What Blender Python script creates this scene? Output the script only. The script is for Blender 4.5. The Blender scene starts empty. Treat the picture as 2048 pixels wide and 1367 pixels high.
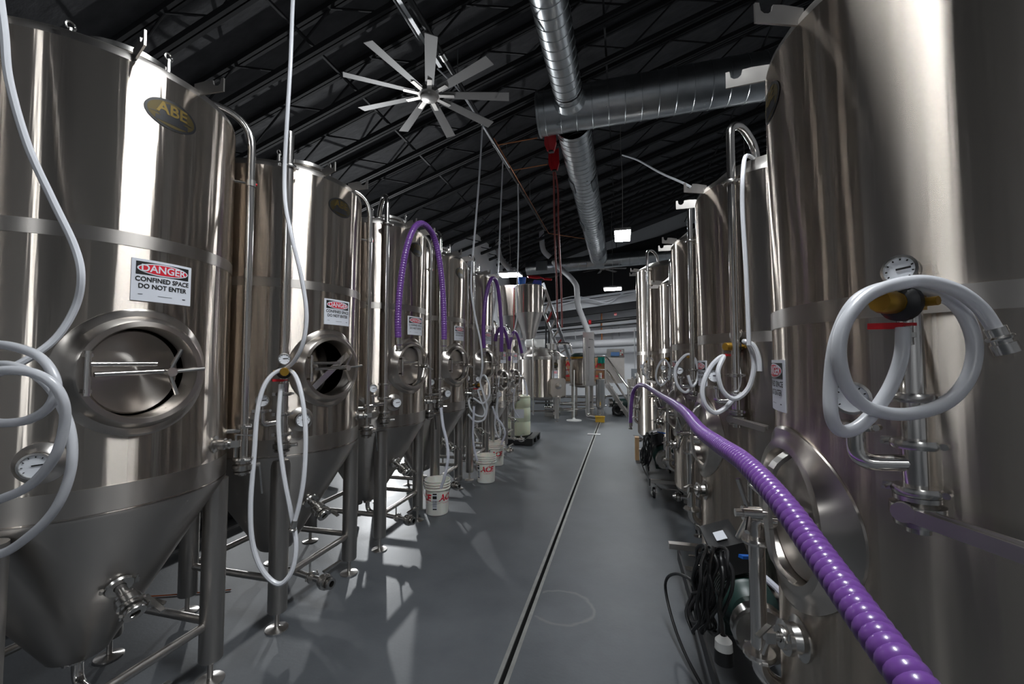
import bpy, math, random
from mathutils import Matrix, Vector
random.seed(7)
PI = math.pi
scene = bpy.context.scene
col = scene.collection

# ------------------------------------------------------------------ camera, world, exposure
EYE = Vector((0, 0, 1.5)); FPX = 850.0; YAW = math.radians(14.56); PITCH = math.radians(2.593)
cam = bpy.data.cameras.new('camera'); cam_o = bpy.data.objects.new('camera', cam); col.objects.link(cam_o)
cam_o.location = EYE; cam_o.rotation_euler = (PI/2 + PITCH, 0, YAW)
cam.sensor_width = 36; cam.lens = FPX/2048*36; cam.clip_start = 0.02; cam.clip_end = 200
scene.camera = cam_o
w = bpy.data.worlds.new('world'); scene.world = w; w.use_nodes = True
w.node_tree.nodes['Background'].inputs[0].default_value = (0.5, 0.55, 0.62, 1)
w.node_tree.nodes['Background'].inputs[1].default_value = 0.02
scene.view_settings.view_transform = 'Standard'; scene.view_settings.look = 'None'
scene.view_settings.gamma = 1; scene.view_settings.use_curve_mapping = False
scene.view_settings.exposure = -0.15
LAMP = 110.0          # strength of the ceiling lamps' diffusers
ADDED_FLOOD_GLOW = 12.0  # glow of the flood lamps added behind the left row
ADDED_FLOOD_SPOT = 1150.0  # power of the spots in those added flood lamps
def ph(d): return math.radians(d)

def P(u, v, F):      # a point of the room seen at photo pixel (u, v), F metres in front of the lens plane
    X = (u-1024)/FPX*F; Y = F; Z = -(v-683.5)/FPX*F
    c, s = math.cos(PITCH), math.sin(PITCH)
    Y, Z = Y*c - Z*s, Y*s + Z*c
    c, s = math.cos(YAW), math.sin(YAW)
    return Vector((X*c - Y*s, X*s + Y*c, Z + EYE.z))

# ------------------------------------------------------------------ materials
MAT = {}
def nm(name):
    m = bpy.data.materials.new(name); m.use_nodes = True; MAT[name] = m
    return m, m.node_tree.nodes, m.node_tree.links, m.node_tree.nodes['Principled BSDF']
def simple(name, colr, rough=.5, metal=0, **k):
    m, n, l, b = nm(name)
    b.inputs['Base Color'].default_value = (*colr, 1); b.inputs['Roughness'].default_value = rough
    b.inputs['Metallic'].default_value = metal
    for kk, vv in k.items(): b.inputs[kk.replace('_', ' ')].default_value = vv
    return m
def noise_color(name, c0, c1, scale, rough=.5, metal=0, bump=0, detail=4, stretch=(1, 1, 1), rvar=0):
    m, n, l, b = nm(name)
    tc = n.new('ShaderNodeTexCoord'); mp = n.new('ShaderNodeMapping'); mp.inputs['Scale'].default_value = stretch
    nz = n.new('ShaderNodeTexNoise'); nz.inputs['Scale'].default_value = scale; nz.inputs['Detail'].default_value = detail
    cr = n.new('ShaderNodeMix'); cr.data_type = 'RGBA'
    cr.inputs[6].default_value = (*c0, 1); cr.inputs[7].default_value = (*c1, 1)
    l.new(tc.outputs['Object'], mp.inputs[0]); l.new(mp.outputs[0], nz.inputs['Vector'])
    l.new(nz.outputs[0], cr.inputs[0]); l.new(cr.outputs[2], b.inputs['Base Color'])
    b.inputs['Roughness'].default_value = rough; b.inputs['Metallic'].default_value = metal
    if rvar:
        mr = n.new('ShaderNodeMapRange'); mr.inputs[3].default_value = rough-rvar; mr.inputs[4].default_value = rough+rvar
        l.new(nz.outputs[0], mr.inputs[0]); l.new(mr.outputs[0], b.inputs['Roughness'])
    if bump:
        bp = n.new('ShaderNodeBump'); bp.inputs['Strength'].default_value = bump; bp.inputs['Distance'].default_value = .02
        l.new(nz.outputs[0], bp.inputs['Height']); l.new(bp.outputs[0], b.inputs['Normal'])
    return m
def aniso(name, c0, c1, rough, an, rot=0.25, scale=3, wav=0.0):
    m = noise_color(name, c0, c1, scale, rough, 1, 0, 5, (1, 1, .25), .05)
    n, l = m.node_tree.nodes, m.node_tree.links; b = n['Principled BSDF']
    tg = n.new('ShaderNodeTangent'); tg.direction_type = 'RADIAL'; tg.axis = 'Z'
    l.new(tg.outputs[0], b.inputs['Tangent'])
    b.inputs['Anisotropic'].default_value = an; b.inputs['Anisotropic Rotation'].default_value = rot
    if wav:
        tc = n.new('ShaderNodeTexCoord'); mp = n.new('ShaderNodeMapping'); mp.inputs['Scale'].default_value = (1, 1, .35)
        nz = n.new('ShaderNodeTexNoise'); nz.inputs['Scale'].default_value = 6; nz.inputs['Detail'].default_value = 1
        l.new(tc.outputs['Object'], mp.inputs[0]); l.new(mp.outputs[0], nz.inputs['Vector'])
        bp = n.new('ShaderNodeBump'); bp.inputs['Strength'].default_value = wav; bp.inputs['Distance'].default_value = .02
        l.new(nz.outputs[0], bp.inputs['Height']); l.new(bp.outputs[0], b.inputs['Normal'])
    return m
def sheet_steel(name, c0, c1, rough, an):
    # polished sheet, brushed around the tank: sharp sideways, long streaks up and down
    m = noise_color(name, c0, c1, 4, .3, 1, 0, 5, (1, 1, .2))
    n, l = m.node_tree.nodes, m.node_tree.links
    g = n.new('ShaderNodeBsdfAnisotropic'); g.distribution = 'GGX'
    g.inputs['Roughness'].default_value = rough; g.inputs['Anisotropy'].default_value = an
    tg = n.new('ShaderNodeTangent'); tg.direction_type = 'RADIAL'; tg.axis = 'Z'; l.new(tg.outputs[0], g.inputs['Tangent'])
    src = n['Principled BSDF'].inputs['Base Color'].links[0].from_socket; l.new(src, g.inputs['Color'])
    tc = n.new('ShaderNodeTexCoord'); mp = n.new('ShaderNodeMapping'); mp.inputs['Scale'].default_value = (1, 1, .035)
    nz = n.new('ShaderNodeTexNoise'); nz.inputs['Scale'].default_value = 9; nz.inputs['Detail'].default_value = 4
    l.new(tc.outputs['Object'], mp.inputs[0]); l.new(mp.outputs[0], nz.inputs['Vector'])
    bp = n.new('ShaderNodeBump'); bp.inputs['Strength'].default_value = .16; bp.inputs['Distance'].default_value = .02
    l.new(nz.outputs[0], bp.inputs['Height']); l.new(bp.outputs[0], g.inputs['Normal'])
    l.new(g.outputs[0], n['Material Output'].inputs['Surface']); n.remove(n['Principled BSDF'])
    return m
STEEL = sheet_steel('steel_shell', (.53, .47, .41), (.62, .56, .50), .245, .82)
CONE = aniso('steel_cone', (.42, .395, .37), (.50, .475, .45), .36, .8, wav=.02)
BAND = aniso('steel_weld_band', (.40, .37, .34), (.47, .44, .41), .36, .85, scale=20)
def spun(name, c0, c1, rough, an, axis):
    m = noise_color(name, c0, c1, 14, rough, 1, rvar=.04); n, l = m.node_tree.nodes, m.node_tree.links; b = n['Principled BSDF']
    tg = n.new('ShaderNodeTangent'); tg.direction_type = 'RADIAL'; tg.axis = axis; l.new(tg.outputs[0], b.inputs['Tangent'])
    b.inputs['Anisotropic'].default_value = an; b.inputs['Anisotropic Rotation'].default_value = .25
    return m
SPUN = spun('steel_spun_door', (.50, .46, .42), (.60, .56, .52), .30, .9, 'X')
SPUNZ = spun('steel_spun_foot', (.55, .52, .49), (.64, .61, .58), .30, .9, 'Z')
BRUSH = noise_color('steel_brushed', (.52, .49, .46), (.64, .61, .58), 14, .33, 1, rvar=.06)
PIPE = simple('steel_polished', (.72, .69, .66), .16, 1)
LEG = noise_color('steel_leg', (.46, .43, .40), (.58, .55, .52), 10, .38, 1, stretch=(1, 1, .2), rvar=.06)
CAST = noise_color('steel_cast', (.5, .48, .46), (.72, .7, .67), 40, .24, 1)
GALV = noise_color('galvanised_duct', (.36, .38, .39), (.58, .60, .61), 5, .30, 1, detail=6, rvar=.07)
GALVD = simple('galvanised_dark', (.22, .23, .24), .4, 1)
BLACK = simple('black_paint', (.012, .012, .013), .5)
RUBBER = simple('black_rubber', (.014, .014, .015), .42)
DGREEN = simple('dark_green_motor', (.012, .035, .03), .4)
GREEN = simple('green_cloth', (.0, .22, .17), .8)
WHITE = simple('white_plastic', (.74, .74, .72), .4)
BUCKET = simple('bucket_plastic', (.80, .78, .72), .38, Subsurface_Weight=.15)
DRUMM = simple('drum_plastic', (.62, .66, .50), .42, Subsurface_Weight=.2)
HOSEW = simple('white_hose', (.72, .73, .77), .3)
HOSEC = simple('clear_hose', (.80, .81, .90), .22, Transmission_Weight=.35)
HOSEB = simple('braided_hose', (.82, .83, .87), .3, Transmission_Weight=.35)
PURPLE = simple('purple_hose', (.15, .055, .27), .28, Coat_Weight=.3)
RED = simple('red_paint', (.50, .012, .02), .35)
REDS = simple('red_print', (.66, .01, .03), .5)
BLUEP = simple('blue_plastic', (.01, .10, .42), .4)
YELLOW = simple('yellow_handle', (.65, .42, .01), .4)
BRASS = simple('brass_knob', (.42, .24, .035), .35, .75)
GOLD = simple('badge_gold', (.115, .08, .022), .45, .8)
GOLDF = simple('badge_field', (.05, .037, .012), .45, .7)
BADGE = simple('badge_black', (.01, .01, .012), .3)
SIGNW = simple('sign_white', (.72, .74, .80), .45)
INK = simple('black_print', (.008, .008, .008), .5)
FACE = simple('dial_face', (.80, .82, .86), .3)
BLADE = simple('fan_blade', (.30, .288, .28), .5)
COPPER = simple('copper_pipe', (.55, .22, .10), .3, 1)
CHAIN = simple('red_hose', (.20, .035, .03), .5)
WALLM = noise_color('white_wall', (.62, .63, .65), (.70, .71, .73), 3, .65)
GREYPIPE = simple('grey_pipe', (.40, .40, .41), .5)
KRAFT = noise_color('kraft_paper', (.52, .27, .14), (.62, .36, .20), 12, .8)
WOOD = noise_color('raw_wood', (.42, .25, .12), (.55, .36, .19), 8, .7, stretch=(1, 8, 1))
YBRUSH = simple('yellow_brush', (.55, .33, .03), .7)
ALU = simple('aluminium', (.62, .63, .64), .35, 1)
SCREEN = simple('screen_blue', (.08, .16, .32), .2)
DARKIN = simple('dark_interior', (.02, .02, .02), .8)
CEIL = noise_color('black_ceiling', (.03, .03, .034), (.095, .095, .10), 9, .85, bump=.6, detail=8, stretch=(.35, 1, 1))
JOIST = simple('joist_paint', (.016, .016, .018), .8)

def floor_mat():
    m, n, l, b = nm('grey_floor')
    tc = n.new('ShaderNodeTexCoord')
    nz = n.new('ShaderNodeTexNoise'); nz.inputs['Scale'].default_value = 1.6; nz.inputs['Detail'].default_value = 9; nz.inputs['Roughness'].default_value = .62
    l.new(tc.outputs['Object'], nz.inputs['Vector'])
    cr = n.new('ShaderNodeValToRGB')
    cr.color_ramp.elements[0].position = .3; cr.color_ramp.elements[0].color = (.062, .068, .076, 1)
    cr.color_ramp.elements[1].position = .72; cr.color_ramp.elements[1].color = (.118, .127, .138, 1)
    l.new(nz.outputs[0], cr.inputs[0])
    # pale half ring left on the coating beside the drain
    sep = n.new('ShaderNodeSeparateXYZ'); l.new(tc.outputs['Object'], sep.inputs[0])
    def math_(op, a, bb, clamp=False):
        x = n.new('ShaderNodeMath'); x.operation = op; x.use_clamp = clamp
        for i, q in enumerate((a, bb)):
            if q is None: continue
            if isinstance(q, (int, float)): x.inputs[i].default_value = q
            else: l.new(q, x.inputs[i])
        return x.outputs[0]
    nd = n.new('ShaderNodeTexNoise'); nd.inputs['Scale'].default_value = 9; l.new(tc.outputs['Object'], nd.inputs['Vector'])
    dx = math_('DIVIDE', math_('SUBTRACT', sep.outputs[0], -.385), 1.0)
    dy = math_('DIVIDE', math_('SUBTRACT', sep.outputs[1], 2.66), .9)
    rr = math_('SQRT', math_('ADD', math_('MULTIPLY', dx, dx), math_('MULTIPLY', dy, dy)), None)
    rr = math_('ADD', rr, math_('MULTIPLY', math_('SUBTRACT', nd.outputs[0], .5), .05))
    ring = math_('SUBTRACT', 1.0, math_('MULTIPLY', math_('ABSOLUTE', math_('SUBTRACT', rr, .2), None), 60.0), True)
    side = math_('GREATER_THAN', sep.outputs[0], -.52)
    ring = math_('MULTIPLY', math_('MULTIPLY', ring, side), .5)
    mx = n.new('ShaderNodeMix'); mx.data_type = 'RGBA'; mx.inputs[7].default_value = (.21, .21, .20, 1)
    l.new(ring, mx.inputs[0]); l.new(cr.outputs[0], mx.inputs[6]); l.new(mx.outputs[2], b.inputs['Base Color'])
    mr = n.new('ShaderNodeMapRange'); mr.inputs[3].default_value = .36; mr.inputs[4].default_value = .6
    l.new(nz.outputs[0], mr.inputs[0]); l.new(mr.outputs[0], b.inputs['Roughness'])
    n2 = n.new('ShaderNodeTexNoise'); n2.inputs['Scale'].default_value = 60; l.new(tc.outputs['Object'], n2.inputs['Vector'])
    bp = n.new('ShaderNodeBump'); bp.inputs['Strength'].default_value = .12; bp.inputs['Distance'].default_value = .004
    l.new(n2.outputs[0], bp.inputs['Height']); l.new(bp.outputs[0], b.inputs['Normal'])
    return m
FLOOR = floor_mat()
DRAINM = noise_color('drain_edge', (.20, .20, .19), (.42, .42, .40), 14, .5, .6, detail=8)
def emis(name, strength, colr=(.93, .97, 1)):
    m, n, l, b = nm(name)
    b.inputs['Base Color'].default_value = (.8, .8, .8, 1)
    b.inputs['Emission Color'].default_value = (*colr, 1); b.inputs['Emission Strength'].default_value = strength
    return m
LEDM = emis('lamp_diffuser', LAMP)
WLEDM = emis('added_flood_diffuser', ADDED_FLOOD_GLOW)

# ------------------------------------------------------------------ mesh building
class MB:
    def __init__(s): s.v = []; s.f = []; s.M = Matrix()
    def add(s, vs, fs):
        o = len(s.v); s.v += [tuple(s.M @ Vector(p)) for p in vs]; s.f += [tuple(i+o for i in f) for f in fs]
        return s
    def box(s, c, d, R=None):
        c = Vector(c); R = R or Matrix()
        vs = [c + R @ Vector((x*d[0]/2, y*d[1]/2, z*d[2]/2)) for z in (-1, 1) for y in (-1, 1) for x in (-1, 1)]
        return s.add(vs, [(0, 2, 3, 1), (4, 5, 7, 6), (0, 1, 5, 4), (2, 6, 7, 3), (0, 4, 6, 2), (1, 3, 7, 5)])
    def bar(s, p0, p1, wd, ht, up=(0, 0, 1)):
        p0, p1 = Vector(p0), Vector(p1); t = (p1-p0).normalized(); sd = t.cross(Vector(up)).normalized(); u = sd.cross(t)
        vs = [p + sd*a*wd/2 + u*b*ht/2 for p in (p0, p1) for a, b in ((-1, -1), (1, -1), (1, 1), (-1, 1))]
        return s.add(vs, [(3, 2, 1, 0), (4, 5, 6, 7)] + [(i, (i+1) % 4, 4+(i+1) % 4, 4+i) for i in range(4)])
    def frame(s, ax):
        ax = Vector(ax).normalized(); h = Vector((0, 0, 1)) if abs(ax.z) < .9 else Vector((1, 0, 0))
        a = h.cross(ax).normalized(); return a, ax.cross(a), ax
    def lathe(s, prof, n=24, p=(0, 0, 0), ax=(0, 0, 1), skip=None):
        a, b, c = s.frame(ax); p = Vector(p); vs = []; fs = []
        for r, h in prof:
            for i in range(n):
                t = 2*PI*i/n; vs.append(p + a*(r*math.cos(t)) + b*(r*math.sin(t)) + c*h)
        for j in range(len(prof)-1):
            for i in range(n):
                q = (j*n+i, j*n+(i+1) % n, (j+1)*n+(i+1) % n, (j+1)*n+i)
                if skip:
                    cc = (vs[q[0]]+vs[q[1]]+vs[q[2]]+vs[q[3]])/4
                    if skip(cc): continue
                fs.append(q)
        if prof[0][0] > 1e-5 and prof[0][2:] == ('c',) : pass
        return s.add(vs, fs)
    def cyl(s, p0, p1, r, r1=None, n=14, caps=True):
        p0, p1 = Vector(p0), Vector(p1); d = p1-p0; L = d.length; r1 = r if r1 is None else r1
        pr = [(r, 0), (r1, L)]
        if caps: pr = [(0.0001, 0)] + pr + [(0.0001, L)]
        return s.lathe(pr, n, p0, d)
    def disc(s, p, ax, r, t, n=24):
        ax = Vector(ax).normalized(); return s.cyl(Vector(p), Vector(p)+ax*t, r, n=n)
    def torus(s, c, ax, R, r, n=24, m=8, a0=0, a1=2*PI):
        a, b, k = s.frame(ax); c = Vector(c)
        pts = [c + a*R*math.cos(a0+(a1-a0)*i/n) + b*R*math.sin(a0+(a1-a0)*i/n) for i in range(n+1)]
        full = abs(a1-a0-2*PI) < 1e-6
        return s.tube(pts[:-1] if full else pts, r, m, closed=full)
    def tube(s, pts, r, n=8, closed=False, rad=None, caps=True):
        pts = [Vector(p) for p in pts]; N = len(pts); vs = []; fs = []
        T = []
        for i in range(N):
            if closed: t = pts[(i+1) % N]-pts[i-1]
            else: t = pts[min(i+1, N-1)]-pts[max(i-1, 0)]
            T.append(t.normalized() if t.length > 1e-9 else Vector((0, 0, 1)))
        a, b, _ = s.frame(T[0])
        for i in range(N):
            if i:
                a = a - T[i]*a.dot(T[i])
                a = a.normalized() if a.length > 1e-6 else s.frame(T[i])[0]
                b = T[i].cross(a)
            q = rad[i] if rad else r
            for k in range(n):
                t = 2*PI*k/n; vs.append(pts[i] + a*q*math.cos(t) + b*q*math.sin(t))
        R = N if closed else N-1
        for i in range(R):
            for k in range(n):
                fs.append((i*n+k, i*n+(k+1) % n, ((i+1) % N)*n+(k+1) % n, ((i+1) % N)*n+k))
        if not closed and caps:
            fs.append(tuple(reversed(range(n)))); fs.append(tuple((N-1)*n+k for k in range(n)))
        return s.add(vs, fs)
    def prism(s, out, o, ux, uy, th):
        o, ux, uy = Vector(o), Vector(ux), Vector(uy); nn = ux.cross(uy).normalized()*th/2; k = len(out)
        vs = [o+ux*x+uy*y+nn*sg for sg in (-1, 1) for x, y in out]
        return s.add(vs, [tuple(reversed(range(k))), tuple(range(k, 2*k))] + [(i, (i+1) % k, k+(i+1) % k, k+i) for i in range(k)])
    def mesh(s, name, mat):
        me = bpy.data.meshes.new(name); me.from_pydata(s.v, [], s.f); me.update()
        me.polygons.foreach_set('use_smooth', [True]*len(me.polygons)); me.set_sharp_from_angle(angle=math.radians(38))
        me.materials.append(mat); return me
CACHE = {}
def part(parent, name, mat, fn, key=None, label=None, loc=None, rotz=None):
    if key is not None and (key, mat.name) in CACHE: me = CACHE[(key, mat.name)]
    else:
        mb = MB(); fn(mb); me = mb.mesh(name, mat)
        if key is not None: CACHE[(key, mat.name)] = me
    o = bpy.data.objects.new(name, me); col.objects.link(o); o.parent = parent
    if label: o['label'] = label
    if loc is not None: o.location = loc
    if rotz is not None: o.rotation_euler[2] = rotz
    return o
def tag(o, label, cat, group=None):
    o['label'] = label; o['category'] = cat
    if group: o['group'] = group
    return o
def thing(name, label, cat, loc=(0, 0, 0), rotz=0, group=None):
    o = bpy.data.objects.new(name, None); o.empty_display_size = .1; col.objects.link(o)
    o.location = loc; o.rotation_euler[2] = rotz
    return tag(o, label, cat, group)
def solid(name, label, cat, mat, fn, group=None, key=None, loc=None, rotz=None):
    return tag(part(None, name, mat, fn, key, loc=loc, rotz=rotz), label, cat, group)
def struct(name, mat, fn, parent=None):
    o = part(parent, name, mat, fn)
    if parent is None: o['kind'] = 'structure'
    return o
def cat(pts, n=8, closed=False):
    pts = [Vector(p) for p in pts]; out = []; N = len(pts)
    for i in range(N if closed else N-1):
        if closed: p0, p1, p2, p3 = pts[i-1], pts[i], pts[(i+1) % N], pts[(i+2) % N]
        else: p0, p1, p2, p3 = pts[max(i-1, 0)], pts[i], pts[i+1], pts[min(i+2, N-1)]
        for k in range(n):
            t = k/n
            out.append(.5*((2*p1) + (p2-p0)*t + (2*p0-5*p1+4*p2-p3)*t*t + (3*p1-p0-3*p2+p3)*t**3))
    if not closed: out.append(pts[-1])
    return out
def bend(pts, r, n=6):
    pts = [Vector(p) for p in pts]; out = [pts[0]]
    for i in range(1, len(pts)-1):
        a, b, c = pts[i-1], pts[i], pts[i+1]
        d1 = (a-b); d2 = (c-b); rr = min(r, d1.length*.49, d2.length*.49)
        s, e = b+d1.normalized()*rr, b+d2.normalized()*rr
        for k in range(n+1):
            t = k/n; out.append(s*(1-t)**2 + b*2*t*(1-t) + e*t*t)
    out.append(pts[-1]); return out
TXT = {}
def text2d(body, size, bold=0.0, shear=0.0, sx=1.0):
    k = (body, size, bold, shear, sx)
    if k in TXT: return TXT[k]
    cu = bpy.data.curves.new('t', 'FONT'); cu.body = body; cu.size = size; cu.offset = bold; cu.shear = shear
    cu.align_x = 'CENTER'; cu.align_y = 'CENTER'; cu.resolution_u = 3
    o = bpy.data.objects.new('t', cu); col.objects.link(o)
    bpy.context.view_layer.update()
    me = bpy.data.meshes.new_from_object(o.evaluated_get(bpy.context.evaluated_depsgraph_get()))
    vs = [(p.co.x*sx, p.co.y) for p in me.vertices]; fs = [tuple(p.vertices) for p in me.polygons]
    bpy.data.objects.remove(o); bpy.data.curves.remove(cu); bpy.data.meshes.remove(me)
    TXT[k] = (vs, fs); return TXT[k]
def wrap(x, y, R, phi, z, taper=0.0):
    r = R + taper*y; t = phi + x/R
    return (r*math.cos(t), r*math.sin(t), z+y)
def wtext(mb, body, size, R, phi, z, x=0, y=0, bold=0.0, shear=0.0, sx=1.0, taper=0.0):
    vs, fs = text2d(body, size, bold, shear, sx)
    mb.add([wrap(a+x, b+y, R, phi, z, taper) for a, b in vs], fs)
def wrect(mb, x0, x1, y0, y1, R, phi, z, n=10, th=.0):
    vs = []; fs = []
    for j, y in enumerate((y0, y1)):
        for i in range(n+1): vs.append(wrap(x0+(x1-x0)*i/n, y, R, phi, z))
    for i in range(n): fs.append((i, i+1, n+1+i+1, n+1+i))
    if th:
        k = len(vs)
        for j, y in enumerate((y0, y1)):
            for i in range(n+1): vs.append(wrap((x0+(x1-x0)*i/n), y, R-th, phi, z))
        for i in range(n): fs.append((i, k+i, k+i+1, i+1)); fs.append((n+1+i, n+2+i, k+n+2+i, k+n+1+i))
        fs.append((0, n+1, k+n+1, k)); fs.append((n, k+n, k+2*n+1, 2*n+1))
    mb.add(vs, fs)
def wellipse(mb, a, b, R, phi, z, x=0, y=0, n=40, hole=None):
    if hole is None:
        vs = []; fs = []; rows = 9
        for i in range(rows):
            q = i/(rows-1)
            for k in range(n):
                t = 2*PI*k/n; vs.append(wrap(x+a*max(q, .01)*math.cos(t), y+b*max(q, .01)*math.sin(t), R, phi, z))
        for i in range(rows-1):
            for k in range(n): fs.append((i*n+k, (i+1)*n+k, (i+1)*n+(k+1) % n, i*n+(k+1) % n))
    else:
        vs = []; fs = []
        for q in (hole, 1):
            for k in range(n):
                t = 2*PI*k/n; vs.append(wrap(x+a*q*math.cos(t), y+b*q*math.sin(t), R, phi, z))
        for k in range(n): fs.append((k, n+k, n+(k+1) % n, (k+1) % n))
    mb.add(vs, fs)

# ------------------------------------------------------------------ the room
XW0, XW1, YW0, YW1 = -7.0, 5.2, -9.0, 19.0
YJ, XJ = 12.1, -4.4      # the left wall steps inwards behind the hoppers
def ceil_z(x): return 6.95 + .328*x
DX = -.565
def f_floor(mb):
    for x0, x1 in ((XW0, DX-.032), (DX+.032, XW1)):
        mb.add([(x0, YW0, 0), (x1, YW0, 0), (x1, YW1, 0), (x0, YW1, 0)], [(0, 1, 2, 3)])
    mb.add([(DX-.032, 11, 0), (DX+.032, 11, 0), (DX+.032, YW1, 0), (DX-.032, YW1, 0)], [(0, 1, 2, 3)])
    mb.add([(DX-.032, YW0, 0), (DX+.032, YW0, 0), (DX+.032, -3, 0), (DX-.032, -3, 0)], [(0, 1, 2, 3)])
floor = struct('floor', FLOOR, f_floor)
def f_drain(mb):
    a, b = DX-.012, DX+.012
    mb.add([(a, -3, -.08), (b, -3, -.08), (b, 11, -.08), (a, 11, -.08), (a, -3, 0), (b, -3, 0), (b, 11, 0), (a, 11, 0)],
           [(0, 1, 2, 3), (0, 3, 7, 4), (1, 5, 6, 2), (0, 4, 5, 1), (3, 2, 6, 7)])
struct('drain_channel', DARKIN, f_drain, floor)
for s in (-1, 1):
    struct('drain_edge', DRAINM, lambda mb: mb.box((DX+s*.0225, 4, -.0035), (.021, 14, .012)), floor)
struct('drain_cover', ALU, lambda mb: mb.box((DX-.02, 8.95, .004), (.26, .14, .008)), floor)
def slab(mb, a, b): mb.box([(a[i]+b[i])/2 for i in range(3)], [abs(b[i]-a[i]) for i in range(3)])
struct('wall_left', WALLM, lambda mb: slab(mb, (XW0-.2, YW0, 0), (XW0, YW1, ceil_z(XW0)+.06)))
struct('wall_jog', WALLM, lambda mb: mb.prism([(XW0, 0), (XJ, 0), (XJ, ceil_z(XJ)+.03), (XW0, ceil_z(XW0)+.03)], (0, YJ+.1, 0), (1, 0, 0), (0, 0, 1), .2))
struct('wall_left_far', WALLM, lambda mb: slab(mb, (XJ-.2, YJ+.2, 0), (XJ, YW1, ceil_z(XJ)+.03)))
struct('wall_right', WALLM, lambda mb: slab(mb, (XW1, YW0, 0), (XW1+.2, YW1, ceil_z(XW1)+.06)))
def f_gable(y):
    def f(mb):
        mb.prism([(XW0-.2, 0), (XW1+.2, 0), (XW1+.2, ceil_z(XW1+.2)), (XW0-.2, ceil_z(XW0-.2))], (0, y, 0), (1, 0, 0), (0, 0, 1), .2)
    return f
struct('wall_back', WALLM, f_gable(YW1+.1))
struct('wall_front', WALLM, f_gable(YW0-.1))
def f_ceil(mb):
    a, b = XW0-.2, XW1+.2
    vs = [(a, YW0, ceil_z(a)), (b, YW0, ceil_z(b)), (b, YW1, ceil_z(b)), (a, YW1, ceil_z(a))]
    vs += [(x, y, z+.15) for x, y, z in vs]
    mb.add(vs, [(3, 2, 1, 0), (4, 5, 6, 7), (0, 1, 5, 4), (1, 2, 6, 5), (2, 3, 7, 6), (3, 0, 4, 7)])
struct('ceiling', CEIL, f_ceil)
struct('baseboard_left', BLACK, lambda mb: slab(mb, (XW0, YW0, 0), (XW0+.012, YW1, .12)))

# roof joists: two chords and a zigzag web, all along the slope of the roof
def joist(y, lab):
    t = thing('roof_joist', lab, 'joist', (0, y, 0), group='open-web joists under the black ceiling')
    x0, x1 = XW0+.02, XW1-.02
    L = .328
    for nme, dz, hh in (('top_chord', -.05, .07), ('bottom_chord', -.52, .07)):
        for s in (-1, 1):
            part(t, nme, JOIST, lambda mb: mb.bar((x0, s*.028, ceil_z(x0)+dz), (x1, s*.028, ceil_z(x1)+dz), .04, hh), ('j', nme, s))
    def web(mb):
        pts = []; n = 17
        for i in range(n+1):
            x = x0+.05+(x1-x0-.1)*i/n; pts.append((x, 0, ceil_z(x)+(-.07 if i % 2 else -.5)))
        mb.tube(pts, .016, 6)
    part(t, 'web', JOIST, web, ('j', 'web'))
ORD = 'first second third fourth fifth sixth seventh eighth ninth tenth eleventh twelfth thirteenth fourteenth fifteenth sixteenth'.split()
for k in range(16):
    joist(3.38+.87*k, ORD[k]+' black open-web ceiling joist counted from the viewer')
for k, x in enumerate((-3.6, -.2, 2.6)):
    solid('roof_bridging', ['thin black bridging bar over the left tank row', 'thin black bridging bar above the long duct', 'thin black bridging bar over the right tank row'][k], 'bar', JOIST,
          lambda mb: mb.bar((x, 1.0, ceil_z(x)-.44), (x, YW1-.1, ceil_z(x)-.44), .03, .03), 'bridging bars under the ceiling')
# big sloped girder between the joists at the far end
solid('girder', 'dark steel girder crossing high above the brewhouse', 'beam', JOIST,
      lambda mb: [mb.bar((XJ+.08, 16.3, ceil_z(XJ)-.66), (XW1-.12, 16.3, ceil_z(XW1)-1.86), .30, .05), mb.bar((XJ+.08, 16.3, ceil_z(XJ)-.66-.4), (XW1-.12, 16.3, ceil_z(XW1)-.66-1.6), .30, .05), mb.bar((XJ+.08, 16.3, ceil_z(XJ)-.86), (XW1-.12, 16.3, ceil_z(XW1)-2.06), .03, .40)])

# ------------------------------------------------------------------ ceiling lamps
def lamp(loc, size, rotz, lab, cordtop=None):
    t = thing('pendant_lamp', lab, 'lamp', loc, rotz, 'LED lamps hung over the brewery floor')
    a, b = size
    part(t, 'housing', BLADE, lambda mb: [mb.box((0, 0, .03), (a, b, .05)), mb.box((0, 0, .07), (a*.35, b*.55, .04))])
    part(t, 'diffuser', LEDM, lambda mb: mb.box((0, 0, -.002), (a*.94, b*.94, .012)))
    zt = ceil_z(loc[0]) - loc[2]
    part(t, 'cord', BLADE, lambda mb: [mb.tube(cat([(0, 0, .08), (.01, 0, zt*.4), (-.02, .01, zt*.7), (0, 0, zt-.01)], 5), .006, 6)])
    return t
lamp((.15, 1.25, 4.1), (.32, 1.2), 0, 'bright LED lamp hung above the near end of the aisle')
lamp((.03, 9.0, 4.09), (.32, .80), 0, 'square glowing LED lamp hanging on a thin cord over the aisle')
lamp((-3.23, 12.18, 4.07), (.66, .62), 0, 'flat LED lamp glowing beside the hopper at the left')
lamp((-.31, 15.42, 4.06), (.62, .60), 0, 'flat LED lamp glowing in front of the back wall pipes')
lamp((3.2, 12.2, 4.07), (.66, .62), 0, 'added unseen LED lamp behind the serving tanks, brightening the brewhouse')  # added lamp, hidden by the right row, to brighten the far end
lamp((.3, -5.5, 4.1), (.34, 1.1), 0, 'LED lamp hung over the floor behind the viewer')
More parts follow.
